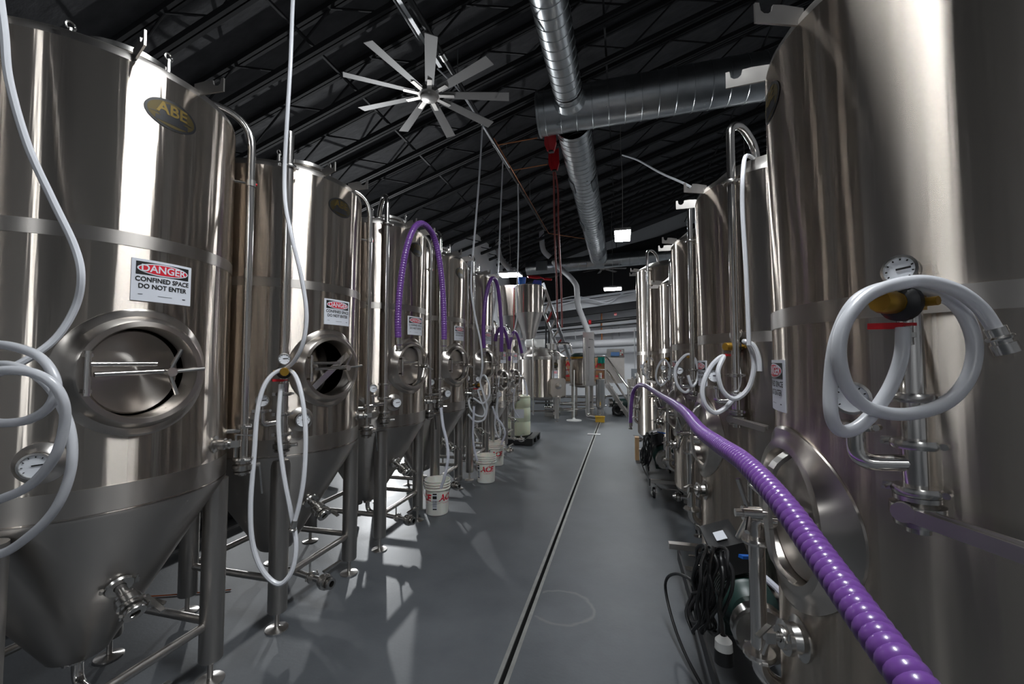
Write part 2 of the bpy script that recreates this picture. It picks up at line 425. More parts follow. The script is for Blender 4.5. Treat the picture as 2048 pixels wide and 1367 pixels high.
for y, lab in ((6.4, 'added unseen flood lamp on the left wall behind the second fermenter'), (11.2, 'added unseen flood lamp on the left wall behind the third fermenter')):  # invented lamps hidden by the fermenters, added for light patches on the floor
    t = thing('added_flood_lamp', lab, 'lamp', (XW0, y, 2.45), 0, 'added unseen flood lamps on the left wall')
    part(t, 'housing', BLACK, lambda mb: mb.box((.05, 0, .03), (.1, .34, .24)), 'wlh')
    part(t, 'diffuser', WLEDM, lambda mb: mb.prism([(.101, .11), (.14, -.05), (.10, -.06)], (0, 0, 0), (1, 0, 0), (0, 0, 1), .30), 'wld')
    ld = bpy.data.lights.new('added_flood_spot', 'SPOT'); ld.energy = ADDED_FLOOD_SPOT*(1 if y > 8 else .12); ld.spot_size = ph(110); ld.spot_blend = .4; ld.shadow_soft_size = .06; ld.color = (.95, .98, 1)
    lo = bpy.data.objects.new('added_flood_spot', ld); col.objects.link(lo); lo.parent = t; lo.location = (.2, 0, 0)
    tgt = Vector((-1.6, 3.6 if y > 8 else 2.2, 0)); d = tgt-Vector((XW0+.2, y, 2.45))
    lo.rotation_euler = d.to_track_quat('-Z', 'Y').to_euler()

# ------------------------------------------------------------------ left row: conical fermenters
R0 = .5
def rz(d): return Matrix.Rotation(ph(d), 4, 'Z')
def clamp_ring(mb, p, ax, r, wing=True):        # sanitary clamp around a pipe
    ax = Vector(ax).normalized(); p = Vector(p)
    mb.lathe([(r*.7, -.009), (r*1.5, -.009), (r*1.62, 0), (r*1.5, .009), (r*.7, .009)], 14, p, ax)
    if wing:
        a, b, _ = mb.frame(ax)
        mb.box(p+a*r*1.75, (.016, .016, .016)); mb.cyl(p+a*r*1.75, p+a*r*1.75+b*.03, .004, n=6)
        mb.cyl(p-a*r*1.75-b*.008, p-a*r*1.75+b*.008, .007, n=8)
def butterfly(mb, p, ax, r):                    # valve body: two flanges and a disc housing
    ax = Vector(ax).normalized(); p = Vector(p)
    mb.lathe([(r*.8, -.03), (r*1.5, -.03), (r*1.5, -.021), (r*1.2, -.018), (r*1.75, -.012), (r*1.75, .012), (r*1.2, .018), (r*1.5, .021), (r*1.5, .03), (r*.8, .03)], 16, p, ax)
def lever(mb, p, d, L, up=(0, 0, 1)):
    p = Vector(p); d = Vector(d).normalized()
    mb.cyl(p, p+Vector(up)*.02, .011, n=8)
    q = p+Vector(up)*.02
    mb.bar(q-d*.012, q+d*L, .018, .006, up); mb.bar(q+d*L*.25, q+d*L*.98, .02, .012, up)
def dial(parent, name, p, ax, r, key, depth=.03):
    ax = Vector(ax).normalized(); p = Vector(p)
    g = part(parent, name, CAST, lambda mb: mb.lathe([(.0001, -depth), (r*.92, -depth), (r, -depth*.8), (r*1.06, -.002), (r*1.06, .003), (r*.9, .004), (r*.88, -.002)], 22, p, ax), (key, 'b'))
    part(g, 'dial_face', FACE, lambda mb: mb.disc(p-ax*.002, ax, r*.89, .001, 22), (key, 'f'))
    def needle(mb):
        a, b, _ = mb.frame(ax)
        mb.bar(p+ax*.0008-a*r*.2+b*r*.05, p+ax*.0008+a*r*.62+b*r*.12, .004, .001, ax)
        for i in range(9):
            t = ph(-40+i*32); d = a*math.cos(t)+b*math.sin(t); mb.bar(p+ax*.0006+d*r*.68, p+ax*.0006+d*r*.8, .0025, .001, ax)
    part(g, 'needle', INK, needle, (key, 'n'))
    return g
def danger_sign(t, R, phi, z, key, W=.205, H=.158):
    R1 = R+.003
    s = part(t, 'danger_sign', SIGNW, lambda mb: wrect(mb, -W/2, W/2, -H/2, H/2, R1, phi, z, 12, .003), (key, 's'), 'white confined space warning sign')
    part(s, 'header_panel', INK, lambda mb: wrect(mb, -W*.44, W*.44, H*.13, H*.44, R1+.0006, phi, z), (key, 'h'))
    part(s, 'oval_border', SIGNW, lambda mb: wellipse(mb, W*.425, H*.145, R1+.0012, phi, z, 0, H*.285), (key, 'o'))
    part(s, 'red_oval', REDS, lambda mb: wellipse(mb, W*.40, H*.12, R1+.0018, phi, z, 0, H*.285), (key, 'r'))
    part(s, 'danger_lettering', SIGNW, lambda mb: wtext(mb, 'DANGER', .046*W/.25, R1+.0024, phi, z, 0, H*.285, .0008), (key, 'd'))
    part(s, 'text_line', INK, lambda mb: wtext(mb, 'CONFINED SPACE', .0295*W/.25, R1+.0012, phi, z, 0, H*.02, .0006, sx=.93), (key, 't1'))
    part(s, 'text_line', INK, lambda mb: wtext(mb, 'DO NOT ENTER', .0295*W/.25, R1+.0012, phi, z, 0, -H*.145, .0006, sx=.93), (key, 't2'))
    def txt(mb):
        wrect(mb, -W*.40, -W*.33, -H*.345, -H*.335, R1+.0012, phi, z, 2)
        wrect(mb, -W*.10, W*.14, -H*.36, -H*.352, R1+.0012, phi, z, 3)
        wrect(mb, W*.33, W*.39, -H*.37, -H*.35, R1+.0012, phi, z, 2)
    part(s, 'fine_print', INK, txt, (key, 't'))
def badge(t, R, phi, z, key, a=.098, b=.058):
    R1 = R+.002
    a *= .96
    g = part(t, 'maker_badge', BADGE, lambda mb: wellipse(mb, a, b, R1, phi, z), (key, 'b'), 'oval black and gold maker badge')
    part(g, 'gold_field', GOLDF, lambda mb: wellipse(mb, a*.90, b*.84, R1+.0006, phi, z), (key, 'g'))
    def ink(mb):
        wrect(mb, -a*.8, a*.8, -b*.17, -b*.12, R1+.0012, phi, z, 8)
        wrect(mb, -a*.62, a*.62, -b*.62, -b*.30, R1+.0012, phi, z, 8)
        wellipse(mb, a*.55, b*.62, R1+.0010, phi, z, 0, b*.1)
    part(g, 'black_ground', BADGE, ink, (key, 'k'))
    part(g, 'gold_lettering', GOLD, lambda mb: wtext(mb, 'ABE', .062*a/.098, R1+.0018, phi, z, 0, b*.28, .0016, sx=1.05), (key, 't'))
def collar_mesh(mb, R, ro, rm, ri, lip, phi, z, n=56):
    # reinforcing ring that follows the shell, then rises to a flat lip and turns inwards
    c, s = math.cos(phi), math.sin(phi)
    def surf(y): return math.sqrt(max(R*R-y*y, 0))
    rows = [(ro, lambda y: surf(y)-.01), (ro, lambda y: surf(y)+.006), (ro*.97, lambda y: surf(y)+.010), (rm+.012, lambda y: surf(y)*.55+(R+.012)*.45),
            (rm, lambda y: R+lip*.8), (rm-.008, lambda y: R+lip), (ri+.004, lambda y: R+lip), (ri, lambda y: R+lip-.006), (ri, lambda y: R-.075), (ri+.012, lambda y: R-.078), (ri+.014, lambda y: R-.05)]
    vs = []; fs = []
    for r, fx in rows:
        for k in range(n):
            t = 2*PI*k/n; y = r*math.cos(t); zz = r*math.sin(t); x = fx(y)
            vs.append((x*c-y*s, x*s+y*c, z+zz))
    for j in range(len(rows)-1):
        for k in range(n): fs.append((j*n+k, (j+1)*n+k, (j+1)*n+(k+1) % n, j*n+(k+1) % n))
    mb.add(vs, fs)
def manway(t, R, phid, z, state, key, ro=.235, ri=.165, lip=.035):
    phi = ph(phid); M = Matrix.Translation((0, 0, z)) @ rz(phid)
    m = part(t, 'manway', SPUN, lambda mb: collar_mesh(mb, R, ro, ri+.03, ri, lip, phi, z), (key, 'c'), 'round brushed steel manway collar')
    hx = R+lip
    # door: dished disc, hinged on its left edge
    ajar = {'shut': 0, 'ajar': 13, 'open': 30}[state]
    D = M @ Matrix.Translation((R-.03, -ri+.012, 0)) @ Matrix.Rotation(ph(ajar), 4, 'Z') @ Matrix.Translation((0, ri-.012, 0))
    def door(mb):
        mb.M = D; q = ri-.008
        mb.lathe([(.0001, .030), (.03, .028), (q*.7, .014), (q*.9, .010), (q*.97, .012), (q, .006), (q, -.012), (.0001, -.012)], 40, (0, 0, 0), (1, 0, 0))
    part(m, 'door', SPUN, door, (key, 'd', state))
    def hinge(mb):
        mb.M = M
        y0 = -ri+.0
        mb.cyl((hx+.03, y0, -.075), (hx+.03, y0, .075), .010, n=10)
        for s in (-1, 1): mb.box((hx+.012, y0, s*.06), (.05, .022, .012))
        mb.cyl((hx+.03, y0, .03), (hx+.035, .02, .03), .009, n=10)
    part(m, 'hinge_post', PIPE, hinge, (key, 'h', state))
    if state == 'shut':
        def yoke(mb):
            mb.M = M
            pts = [(hx-.01, .02, -ri+.005), (hx+.035, .02, -ri*.72), (hx+.05, .02, -ri*.2), (hx+.05, .02, ri*.2), (hx+.035, .02, ri*.72), (hx-.01, .02, ri-.005)]
            cp = cat(pts, 4)
            for a, b in zip(cp[:-1], cp[1:]): mb.bar(a, b+(b-a)*.12, .04, .012, (1, 0, .01))
        part(m, 'yoke', BRUSH, yoke, (key, 'y'))
        def handle(mb):
            mb.M = M
            mb.cyl((hx, .02, 0), (hx+.14, .02, 0), .012, n=10); mb.cyl((hx+.07, .02, 0), (hx+.12, .02, 0), .021, n=12)
            mb.cyl((hx+.10, .02, 0), (hx+.13, .02, .10), .007, n=8); mb.cyl((hx+.10, .02, 0), (hx+.12, -.03, -.09), .007, n=8); mb.cyl((hx+.10, .02, 0), (hx+.13, .09, -.03), .007, n=8)
        part(m, 'handle', PIPE, handle, (key, 'H'))
    else:
        def bar2(mb):
            mb.M = M
            a = 30 if state == 'open' else 4
            mb.cyl((hx+.03, -ri*.9, -.005), (hx+.04, .10, .005), .009, n=10)
            if state == 'open':
                mb.bar((hx-.02, -ri*.75, -ri*.75), (hx+.02, .09, .085), .035, .012, (1, 0, .1))
        part(m, 'latch_bar', PIPE, bar2, (key, 'B', state))
        def wheel(mb):
            mb.M = M
            c = Vector((hx+.045, .055, .0)); mb.cyl(c-Vector((.04, 0, 0)), c+Vector((.03, 0, 0)), .017, n=12)
            for d in ((.02, .03, .085), (.02, .02, -.085), (.02, .11, .012)): mb.cyl(c, c+Vector(d), .0075, n=8)
        part(m, 'handle', PIPE, wheel, (key, 'W', state))
    return m
def hook(t, phid, z, key, r=.47):
    def f(mb):
        mb.M = rz(phid)
        L = .14
        out = [(0, -.03), (L, -.022), (L, .035), (L-.012, .035), (L-.016, .012), (L-.026, .004), (L-.038, .004), (L-.048, .012), (L-.052, .03), (L-.08, .03), (0, .022)]
        mb.prism(out, (r, 0, z), (1, 0, 0), (0, 0, 1), .007)
    part(t, 'hose_hook', BRUSH, f, key)

def fermenter(cy, label, R=.497, ztop=2.62, seam=.96, bot=.27, band=1.95, leg=.325, legr=.05, state='shut', cane='arch', sign=True, k='L', cx=-2.22, man=True, simple=False, bphi=-45, tphi=-34, near=None, mw=None, mz=1.46):
    t = thing('fermenter', label, 'fermentation tank', (cx, cy, 0), 0, 'conical fermenters along the left side')
    key = lambda *a: (k,)+a
    rim = ztop+.05
    mphi = -15; mro, mri = mw or (.235, .165)
    def hole(c):
        a = math.atan2(c.y, c.x)-ph(mphi); return man and math.hypot(math.sin(a)*R, c.z-mz) < mri+.012 and math.cos(a) > 0
    nz = 60
    part(t, 'shell', STEEL, lambda mb: mb.lathe([(R, seam+(ztop-seam)*j/nz) for j in range(nz+1)], 128, skip=hole), key('shell'))
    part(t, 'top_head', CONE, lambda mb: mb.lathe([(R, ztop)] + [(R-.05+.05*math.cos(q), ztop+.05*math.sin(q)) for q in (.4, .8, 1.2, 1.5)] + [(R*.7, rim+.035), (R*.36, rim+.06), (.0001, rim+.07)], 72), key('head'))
    for zz, hh in ((band, .05), (seam+.055, .09)):
        part(t, 'weld_band', BAND, lambda mb: mb.lathe([(R-.01, zz-hh/2), (R+.0015, zz-hh/2), (R+.0015, zz+hh/2), (R-.01, zz+hh/2)], 128, skip=lambda c: hole(c)), key('band', zz))
    rb = .10*R/.5
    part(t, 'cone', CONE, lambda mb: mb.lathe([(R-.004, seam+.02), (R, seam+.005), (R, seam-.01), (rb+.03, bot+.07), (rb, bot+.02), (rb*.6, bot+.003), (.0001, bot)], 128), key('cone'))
    if simple is False or True:
        def hatch(mb):
            mb.lathe([(.15*R/.5, rim+.02), (.15*R/.5, rim+.075), (.175*R/.5, rim+.08), (.175*R/.5, rim+.10), (.16*R/.5, rim+.105), (.05, rim+.12), (.0001, rim+.12)], 32, (.16*R/.5, -.02, 0))
            for a in (20, 140, 260):
                p = Vector((.16*R/.5+.175*R/.5*math.cos(ph(a)), -.02+.175*R/.5*math.sin(ph(a)), rim+.1)); mb.cyl(p-Vector((0, 0, .03)), p+Vector((0, 0, .04)), .01, n=8); mb.torus(p+Vector((0, 0, .05)), (1, 0, 0), .016, .004, 10, 5)
        part(t, 'top_hatch', CAST, hatch, key('hatch'))
    for d in (6, -21): hook(t, d, rim-.01, key('hook', d), R-.03)
    # legs with feet, and the stretchers between them
    zl = seam-.02
    for sx in (1, -1):
        for sy in (1, -1):
            p = (sx*leg, sy*leg if sy > 0 or near is None else -near)
            L = part(t, 'leg', LEG, lambda mb: mb.lathe([(.0001, .10), (legr*.94, .10), (legr, .106), (legr, zl-.0), (.0001, zl)], 24, (p[0], p[1], 0)), key('leg', sx, sy))
            part(L, 'foot', SPUNZ, lambda mb: mb.lathe([(.0001, 0), (.060, 0), (.060, .006), (.02, .013), (.012, .016), (.012, .10)], 24, (p[0], p[1], 0)), key('foot', sx, sy))
    zs = .27
    for a, b in (((1, -1), (1, 1)), ((1, -1), (-1, -1)), ((1, 1), (-1, 1)), ((-1, -1), (-1, 1))):
        part(t, 'stretcher', PIPE if a != b and False else BRUSH, lambda mb: mb.cyl((a[0]*leg, a[1]*(leg if a[1] > 0 else near or leg), zs), (b[0]*leg, b[1]*(leg if b[1] > 0 else near or leg), zs), .019, n=12, caps=False), key('str', a, b))
    if sign: danger_sign(t, R, ph(-8), 1.805 if R > .45 else mz+.33, key('sign')); 
    badge(t, R, ph(-7), rim-.195, key('badge'))
    if man: manway(t, R, mphi, mz, state, key('mw'), mro, mri)
    # thermometer
    q = rz(tphi); zc = seam+.205
    b = part(t, 'thermowell', BRUSH, lambda mb: mb.lathe([(.07, -.02), (.068, .006), (.045, .02), (.040, .028)], 28, q @ Vector((R-.002, 0, zc)), q @ Vector((1, 0, 0))), key('tw', tphi))
    dial(t, 'thermometer', q @ Vector((R+.052, 0, zc)), q @ Vector((1, 0, 0)), .040, key('dial', tphi))
    # blind port towards the neighbour
    q2 = rz(-66)
    part(t, 'blind_port', CAST, lambda mb: [mb.lathe([(.058, -.02), (.056, .004), (.03, .010), (.028, .03), (.036, .033), (.036, .045), (.0001, .047)], 24, q2 @ Vector((R-.004, 0, seam+.21)), q2 @ Vector((1, 0, 0)))], key('bp'))
    # spray-ball arm from the top over the far shoulder and down
    rr = R+.07
    def arm(mb):
        mb.M = rz(45)
        mb.tube(bend([(.0, 0, rim+.06), (.0, 0, rim+.15), (rr, 0, rim+.07), (rr, 0, seam+.15)], .16, 7), .0185, 12)
    A = part(t, 'spray_arm', PIPE, arm, key('arm'))
    def armfit(mb):
        mb.M = rz(45)
        mb.cyl((R-.005, 0, ztop-.22), (rr+.01, 0, ztop-.22), .007, n=8); mb.cyl((rr, 0, ztop-.235), (rr, 0, ztop-.205), .024, n=12)
    part(A, 'standoff', CAST, armfit, key('armfit'))
    part(A, 'side_stub', CAST, lambda mb: (setattr(mb, 'M', rz(45)), mb.cyl((R-.01, 0, seam+.2), (rr, 0, seam+.2), .012, n=10)), key('armst'))
    for zz, q_ in ((seam+.22, .022), (seam+.06, .03)):
        part(A, 'clamp', CAST, lambda mb: (setattr(mb, 'M', rz(45)), clamp_ring(mb, (rr, 0, zz), (0, 0, 1), q_)), key('armcl', zz))
    def armvalve(mb):
        mb.M = rz(45)
        butterfly(mb, (rr, 0, seam+.02), (0, 0, 1), .026); mb.cyl((rr, 0, seam-.02), (rr, 0, seam+.15), .02, n=12)
        mb.cyl((rr, 0, seam+.02), (rr+.07, .03, seam+.02), .012, n=8)
        mb.bar((rr+.07, .03, seam+.025), (rr+.085, .04, seam-.13), .022, .008, (1, 0, 0))
    part(A, 'butterfly_valve', CAST, armvalve, key('armv'))
    part(A, 'red_cap', RED, lambda mb: (setattr(mb, 'M', rz(45)), mb.cyl((rr+.018, 0, ztop-.22), (rr+.028, 0, ztop-.22), .007, n=8)), key('armc'))
    # sample cock
    def cock(mb):
        mb.M = rz(24)
        z = seam+.17
        mb.lathe([(.04, -.02), (.038, .006), (.016, .012)], 16, (R-.002, 0, z), (1, 0, 0))
        mb.cyl((R, 0, z), (R+.09, 0, z), .013, n=10); butterfly(mb, (R+.03, 0, z), (1, 0, 0), .015)
        mb.box((R+.085, 0, z), (.03, .026, .03)); mb.cyl((R+.085, 0, z), (R+.085, 0, z-.06), .009, n=8); mb.cyl((R+.085, 0, z), (R+.085, 0, z+.04), .006, n=8)
        mb.bar((R+.085, 0, z+.04), (R+.14, .03, z+.03), .014, .005)
    part(t, 'sample_cock', CAST, cock, key('cock'))
    # blow-off pipe on the near side
    def blow(mb):
        mb.M = rz(bphi)
        top = {'cut': ztop+.18, 'arch': ztop+.2}[cane]
        if cane == 'cut':
            mb.tube([(rr, 0, seam+.08), (rr, 0, top-.03), (rr, 0, top)], .0255, 14)
        else:
            mb.tube(bend([(rr, 0, seam+.08), (rr, 0, top), (rr-.13, 0, top+.06), (rr-.26, 0, top-.03), (rr-.30, 0, rim+.03)], .11, 6), .0205, 12)
    Bp = part(t, 'blow_off_pipe', PIPE, blow, key(bphi, 'blow', cane))
    part(Bp, 'standoff', CAST, lambda mb: (setattr(mb, 'M', rz(bphi)), mb.cyl((R-.005, 0, ztop-.02), (rr, 0, ztop-.02), .008, n=8)), key(bphi, 'blst'))
    for xx, zz in [(rr, seam+.36), (rr, seam+.25), (rr, seam+.14), (rr, ztop-.02)] + ([(rr-.30, rim+.06)] if cane == 'arch' else []):
        part(Bp, 'clamp', CAST, lambda mb: (setattr(mb, 'M', rz(bphi)), clamp_ring(mb, (xx, 0, zz), (0, 0, 1), .026)), key(bphi, 'blcl', xx, zz))
    def elbow(mb):
        mb.M = rz(bphi)
        mb.tube(bend([(rr, 0, seam+.21), (rr+.02, -.10, seam+.20), (rr+.02, -.10, seam+.27)], .07, 7), .018, 12)
        clamp_ring(mb, (rr+.02, -.10, seam+.275), (0, 0, 1), .022)
        mb.cyl((rr+.02, -.10, seam+.28), (rr+.02, -.10, seam+.30), .01, n=8)
    part(Bp, 'elbow', PIPE, elbow, key(bphi, 'elbow'))
    dial(t, 'pressure_gauge', rz(bphi) @ Vector((rr+.05, -.10, seam+.33)), rz(bphi+7) @ Vector((1, 0, .1)), .032, key(bphi, 'pg'), .03)
    def bvalve(mb):
        mb.M = rz(bphi)
        butterfly(mb, (rr, 0, seam+.075), (0, 0, 1), .026); mb.cyl((rr, 0, seam+.03), (rr, 0, seam+.08), .02, n=12)
        mb.cyl((rr, 0, seam+.075), (rr+.02, .075, seam+.08), .010, n=8)
    part(Bp, 'butterfly_valve', CAST, bvalve, key(bphi, 'bval'))
    # racking port on the cone
    zc2 = seam-.32*(seam-bot)/.69; rc = rb+(R-rb)*(zc2-bot-.05)/(seam-bot-.05)
    n = rz(-11) @ Vector((.86, 0, -.5)); o = rz(-11) @ Vector((rc-.01, 0, zc2))
    def rack(mb):
        mb.lathe([(.05, -.03), (.048, .012), (.03, .02)], 20, o, n)
        clamp_ring(mb, o+n*.03, n, .03); mb.cyl(o, o+n*.15, .019, n=12)
        butterfly(mb, o+n*.12, n, .024); clamp_ring(mb, o+n*.17, n, .024)
    rk = part(t, 'racking_valve', CAST, rack, key('rack'))
    sd = rz(-11) @ Vector((0, 1, 0))
    part(rk, 'handle', CAST, lambda mb: [mb.cyl(o+n*.12, o+n*.12+sd*.05, .01, n=8), mb.bar(o+n*.12+sd*.05, o+n*.17+sd*.06+Vector((.05, 0, -.02)), .022, .009), mb.bar(o+n*.14+sd*.055, o+n*.19+sd*.09, .022, .009)], key('rackh'))
    # drain pipe and valve under the cone
    zd = .165
    dv = Vector((.46, -.10, zd)); du = Vector((.46, -.10, 0)).normalized()
    def drain(mb):
        mb.tube(bend([(0, 0, bot+.02), (0, 0, zd), dv], .07, 7), .019, 12)
        clamp_ring(mb, (0, 0, bot-.01), (0, 0, 1), .024); clamp_ring(mb, dv-du*.12, du, .022)
    dr = part(t, 'drain_pipe', PIPE, drain, key('drain'))
    part(dr, 'hanger', CAST, lambda mb: [mb.cyl((.325, -.07, zs), (.325, -.07, zd), .006, n=6), mb.torus((.325, -.07, zd), du, .024, .005, 14, 6)], key('hang'))
    part(dr, 'butterfly_valve', CAST, lambda mb: [butterfly(mb, dv, du, .026), mb.lathe([(.019, .02), (.019, .04), (.032, .042), (.032, .055), (.018, .056), (.016, .03)], 16, dv, du)], key('dv'))
    part(dr, 'handle', PIPE, lambda mb: [mb.cyl(dv, dv+Vector((0, 0, .06)), .009, n=8), mb.bar(dv+Vector((-.005, -.01, .062)), dv+Vector((.02, .12, .075)), .022, .008)], key('dh'))
    return t
CYL = {1: 1.32, 2: 2.37, 3: 3.41, 4: 4.44, 5: 5.47}
fermenter(CYL[1], 'nearest conical steel fermenter filling the left edge, three-spoke handle on its manway', state='ajar', cane='cut', k='L1', bphi=-66, tphi=-43, near=.44)
fermenter(CYL[2], 'second conical steel fermenter of the left row, manway door swung open', state='open', cane='cut', k='L2')
fermenter(CYL[3], 'third conical steel fermenter of the left row, purple hose over its top', k='L')
fermenter(CYL[4], 'fourth conical steel fermenter of the left row, manway shut, behind the nearest bucket', k='L')
fermenter(CYL[5], 'fifth conical steel fermenter of the left row, narrow purple hose loop at its shoulder', k='L')
fermenter(6.35, 'small short conical tank just past the fifth fermenter', R=.36, ztop=1.86, seam=.80, bot=.27, band=1.62, leg=.23, legr=.035, k='S', mw=(.17, .12), mz=1.22, cx=-2.12)
fermenter(7.25, 'small short conical tank beside the pale plastic drum', R=.36, ztop=1.86, seam=.80, bot=.27, band=1.62, leg=.23, legr=.035, k='S', mw=(.17, .12), mz=1.22, cx=-2.16)

# ------------------------------------------------------------------ right row: upright serving tanks
def brite(cy, label, R=.5, ztop=2.45, bot=.34, cx=.97, k='B', sign=True, mz=1.05, band=1.63, ptop=None, sphi=4, bphi=-14):
    t = thing('serving_tank', label, 'serving tank', (cx, cy, 0), PI, 'upright serving tanks along the right side')
    key = lambda *a: (k,)+a
    mphi = 3; mri = .185; mro = .255
    def hole(c):
        a = math.atan2(c.y, c.x)-ph(mphi); return math.hypot(math.sin(a)*R, c.z-mz) < mri+.01 and math.cos(a) > 0
    nz = 64
    part(t, 'shell', STEEL, lambda mb: mb.lathe([(R, bot+(ztop-bot)*j/nz) for j in range(nz+1)], 128, skip=hole), key('shell'))
    part(t, 'top_head', CONE, lambda mb: mb.lathe([(R, ztop)] + [(R-.05+.05*math.cos(q), ztop+.05*math.sin(q)) for q in (.4, .8, 1.2, 1.5)] + [(R*.75, ztop+.12), (R*.4, ztop+.17), (.0001, ztop+.19)], 72), key('head'))
    part(t, 'bottom_head', CONE, lambda mb: mb.lathe([(R, bot), (R-.015, bot-.03), (R-.06, bot-.06), (R*.5, bot-.10), (.0001, bot-.12)], 72), key('bh'))
    for zz, hh in ((band, .055),):
        part(t, 'weld_band', BAND, lambda mb: mb.lathe([(R-.01, zz-hh/2), (R+.0015, zz-hh/2), (R+.0015, zz+hh/2), (R-.01, zz+hh/2)], 128), key('band', zz))
    for sx in (1, -1):
        for sy in (1, -1):
            p = (sx*R*.7, sy*R*.7)
            L = part(t, 'leg', LEG, lambda mb: mb.lathe([(.0001, .06), (.032, .06), (.032, bot-.02), (.0001, bot-.02)], 18, (p[0], p[1], 0)), key('leg', sx, sy))
            part(L, 'foot', CAST, lambda mb: mb.lathe([(.0001, 0), (.045, 0), (.045, .006), (.012, .014), (.012, .06)], 18, (p[0], p[1], 0)), key('foot', sx, sy))
    manway(t, R, mphi, mz, 'shut', key('mw'), mro, mri, .012)
    if sign: danger_sign(t, R, ph(sphi), 1.425, key('sign'), .205, .158)
    badge(t, R, ph(bphi), ztop-.06-.06, key('badge'), .09, .055)
    for d in (16, -12): hook(t, d, ztop+.03, key('hook', d), R-.02)
    # low tasting valve
    def cock(mb):
        mb.M = rz(8)
        z = .72
        mb.lathe([(.06, -.02), (.058, .006), (.04, .012), (.036, .03), (.045, .034), (.045, .046), (.02, .05)], 20, (R-.004, 0, z), (1, 0, 0))
        mb.cyl((R, 0, z), (R+.09, 0, z), .012, n=10); mb.box((R+.08, 0, z), (.025, .025, .03)); mb.cyl((R+.08, 0, z), (R+.10, 0, z-.05), .008, n=8); mb.bar((R+.08, 0, z+.03), (R+.13, .04, z+.02), .014, .005)
        clamp_ring(mb, (R+.045, 0, z), (1, 0, 0), .02)
    part(t, 'sample_cock', CAST, cock, key('cock'))
    # side pipe carrying gas and the lower valve
    rr = R+.055
    def side(mb):
        mb.M = rz(46)
        mb.cyl((rr, 0, 1.24), (rr, 0, ptop or ztop+.05), .0215, n=14, caps=ptop is not None)
        if ptop: return
        mb.tube(bend([(rr, 0, ztop+.05), (rr, 0, ztop+.27), (rr-.12, 0, ztop+.30), (rr-.24, 0, ztop+.22), (rr-.26, 0, ztop+.11)], .11, 7), .0215, 14)
    S = part(t, 'side_pipe', PIPE, side, key('side'))
    def fit(mb):
        mb.M = rz(46)
        mb.cyl((R-.005, 0, (ptop or ztop)-.05), (rr, 0, (ptop or ztop)-.05), .008, n=8)
    part(S, 'standoff', CAST, fit, key('sfit'))
    part(S, 'lower_stub', PIPE, lambda mb: (setattr(mb, 'M', rz(46)), mb.cyl((rr, 0, 1.15), (rr, 0, 1.24), .0205, n=14)), key('sstub'))
    for zz in (1.425, 1.33, 1.235) + (() if ptop else (ztop-.05,)):
        part(S, 'clamp', CAST, lambda mb: (setattr(mb, 'M', rz(46)), clamp_ring(mb, (rr, 0, zz), (0, 0, 1), .026)), key('scl', zz))
    def elbow(mb):
        mb.M = rz(46)
        mb.tube(bend([(rr, 0, 1.29), (rr+.045, -.085, 1.28), (rr+.045, -.085, 1.355)], .07, 7), .0175, 12)
        clamp_ring(mb, (rr+.045, -.085, 1.36), (0, 0, 1), .022)
    part(S, 'elbow', PIPE, elbow, key('selb'))
    dial(t, 'pressure_gauge', rz(46) @ Vector((rr+.06, -.085, 1.42)), rz(60) @ Vector((1, 0, .05)), .034, key('pg'), .03)
    def bv(mb):
        mb.M = rz(46)
        butterfly(mb, (rr, 0, 1.195), (0, 0, 1), .026)
        mb.cyl((rr, 0, 1.195), (rr+.035, 0, 1.195), .014, n=10)
    v = part(S, 'butterfly_valve', CAST, bv, key('bv'))
    part(S, 'handle', LEG, lambda mb: (setattr(mb, 'M', rz(46)), mb.cyl((rr+.03, -.01, 1.195), (rr+.05, -.01, 1.195), .02, n=12), mb.bar((rr+.045, -.015, 1.195), (rr+.045, .17, 1.165), .028, .008, (1, 0, 0)), mb.bar((rr+.036, .0, 1.20), (rr+.036, .18, 1.175), .02, .008, (1, 0, 0))), key('hd'))
    def outp(mb):
        mb.tube(bend([(R-.02, -.13, .98), (R+.04, -.15, .98), (R+.04, -.15, .46), (R-.1, -.15, .40)], .05), .0255, 14)
    op = part(t, 'outlet_pipe', PIPE, outp, key('op'))
    part(op, 'clamp', CAST, lambda mb: clamp_ring(mb, (R+.04, -.15, .53), (0, 0, 1), .032), key('opc'))
    part(op, 'clamp', CAST, lambda mb: clamp_ring(mb, (R+.04, -.15, .90), (0, 0, 1), .03), key('opd'))
    def low(mb):
        mb.M = rz(-8)
        mb.cyl((R*.3, 0, bot-.14), (R+.02, 0, bot-.14), .02, n=12); butterfly(mb, (R-.03, 0, bot-.14), (1, 0, 0), .026); mb.cyl((R*.3, 0, bot-.14), (R*.3, 0, bot-.05), .02, n=12)
        mb.cyl((R-.03, 0, bot-.14), (R-.03, 0, bot-.08), .009, n=8); mb.bar((R-.04, 0, bot-.08), (R+.08, .02, bot-.075), .02, .007)
    part(t, 'outlet_valve', CAST, low, key('low'))
    return t
CYR = {'A': 1.47, 'B': 2.9, 'C': 4.35, 'D': 5.9}
brite(CYR['A'], 'nearest upright steel serving tank filling the right edge', ptop=1.62, sphi=-8, bphi=-4)
brite(CYR['B'], 'second upright steel serving tank of the right row, behind the thick purple hose', ztop=2.52, k='B2')
brite(CYR['C'], 'third upright steel serving tank of the right row', ztop=2.6, k='B3')
brite(CYR['D'], 'fourth upright steel serving tank of the right row, lower than its neighbours', ztop=2.48, k='B4', sign=False)
brite(7.6, 'farthest and tallest serving tank of the right row, a purple hose hanging before it', R=.66, cx=.90, ztop=3.0, bot=.30, k='BE', sign=False)

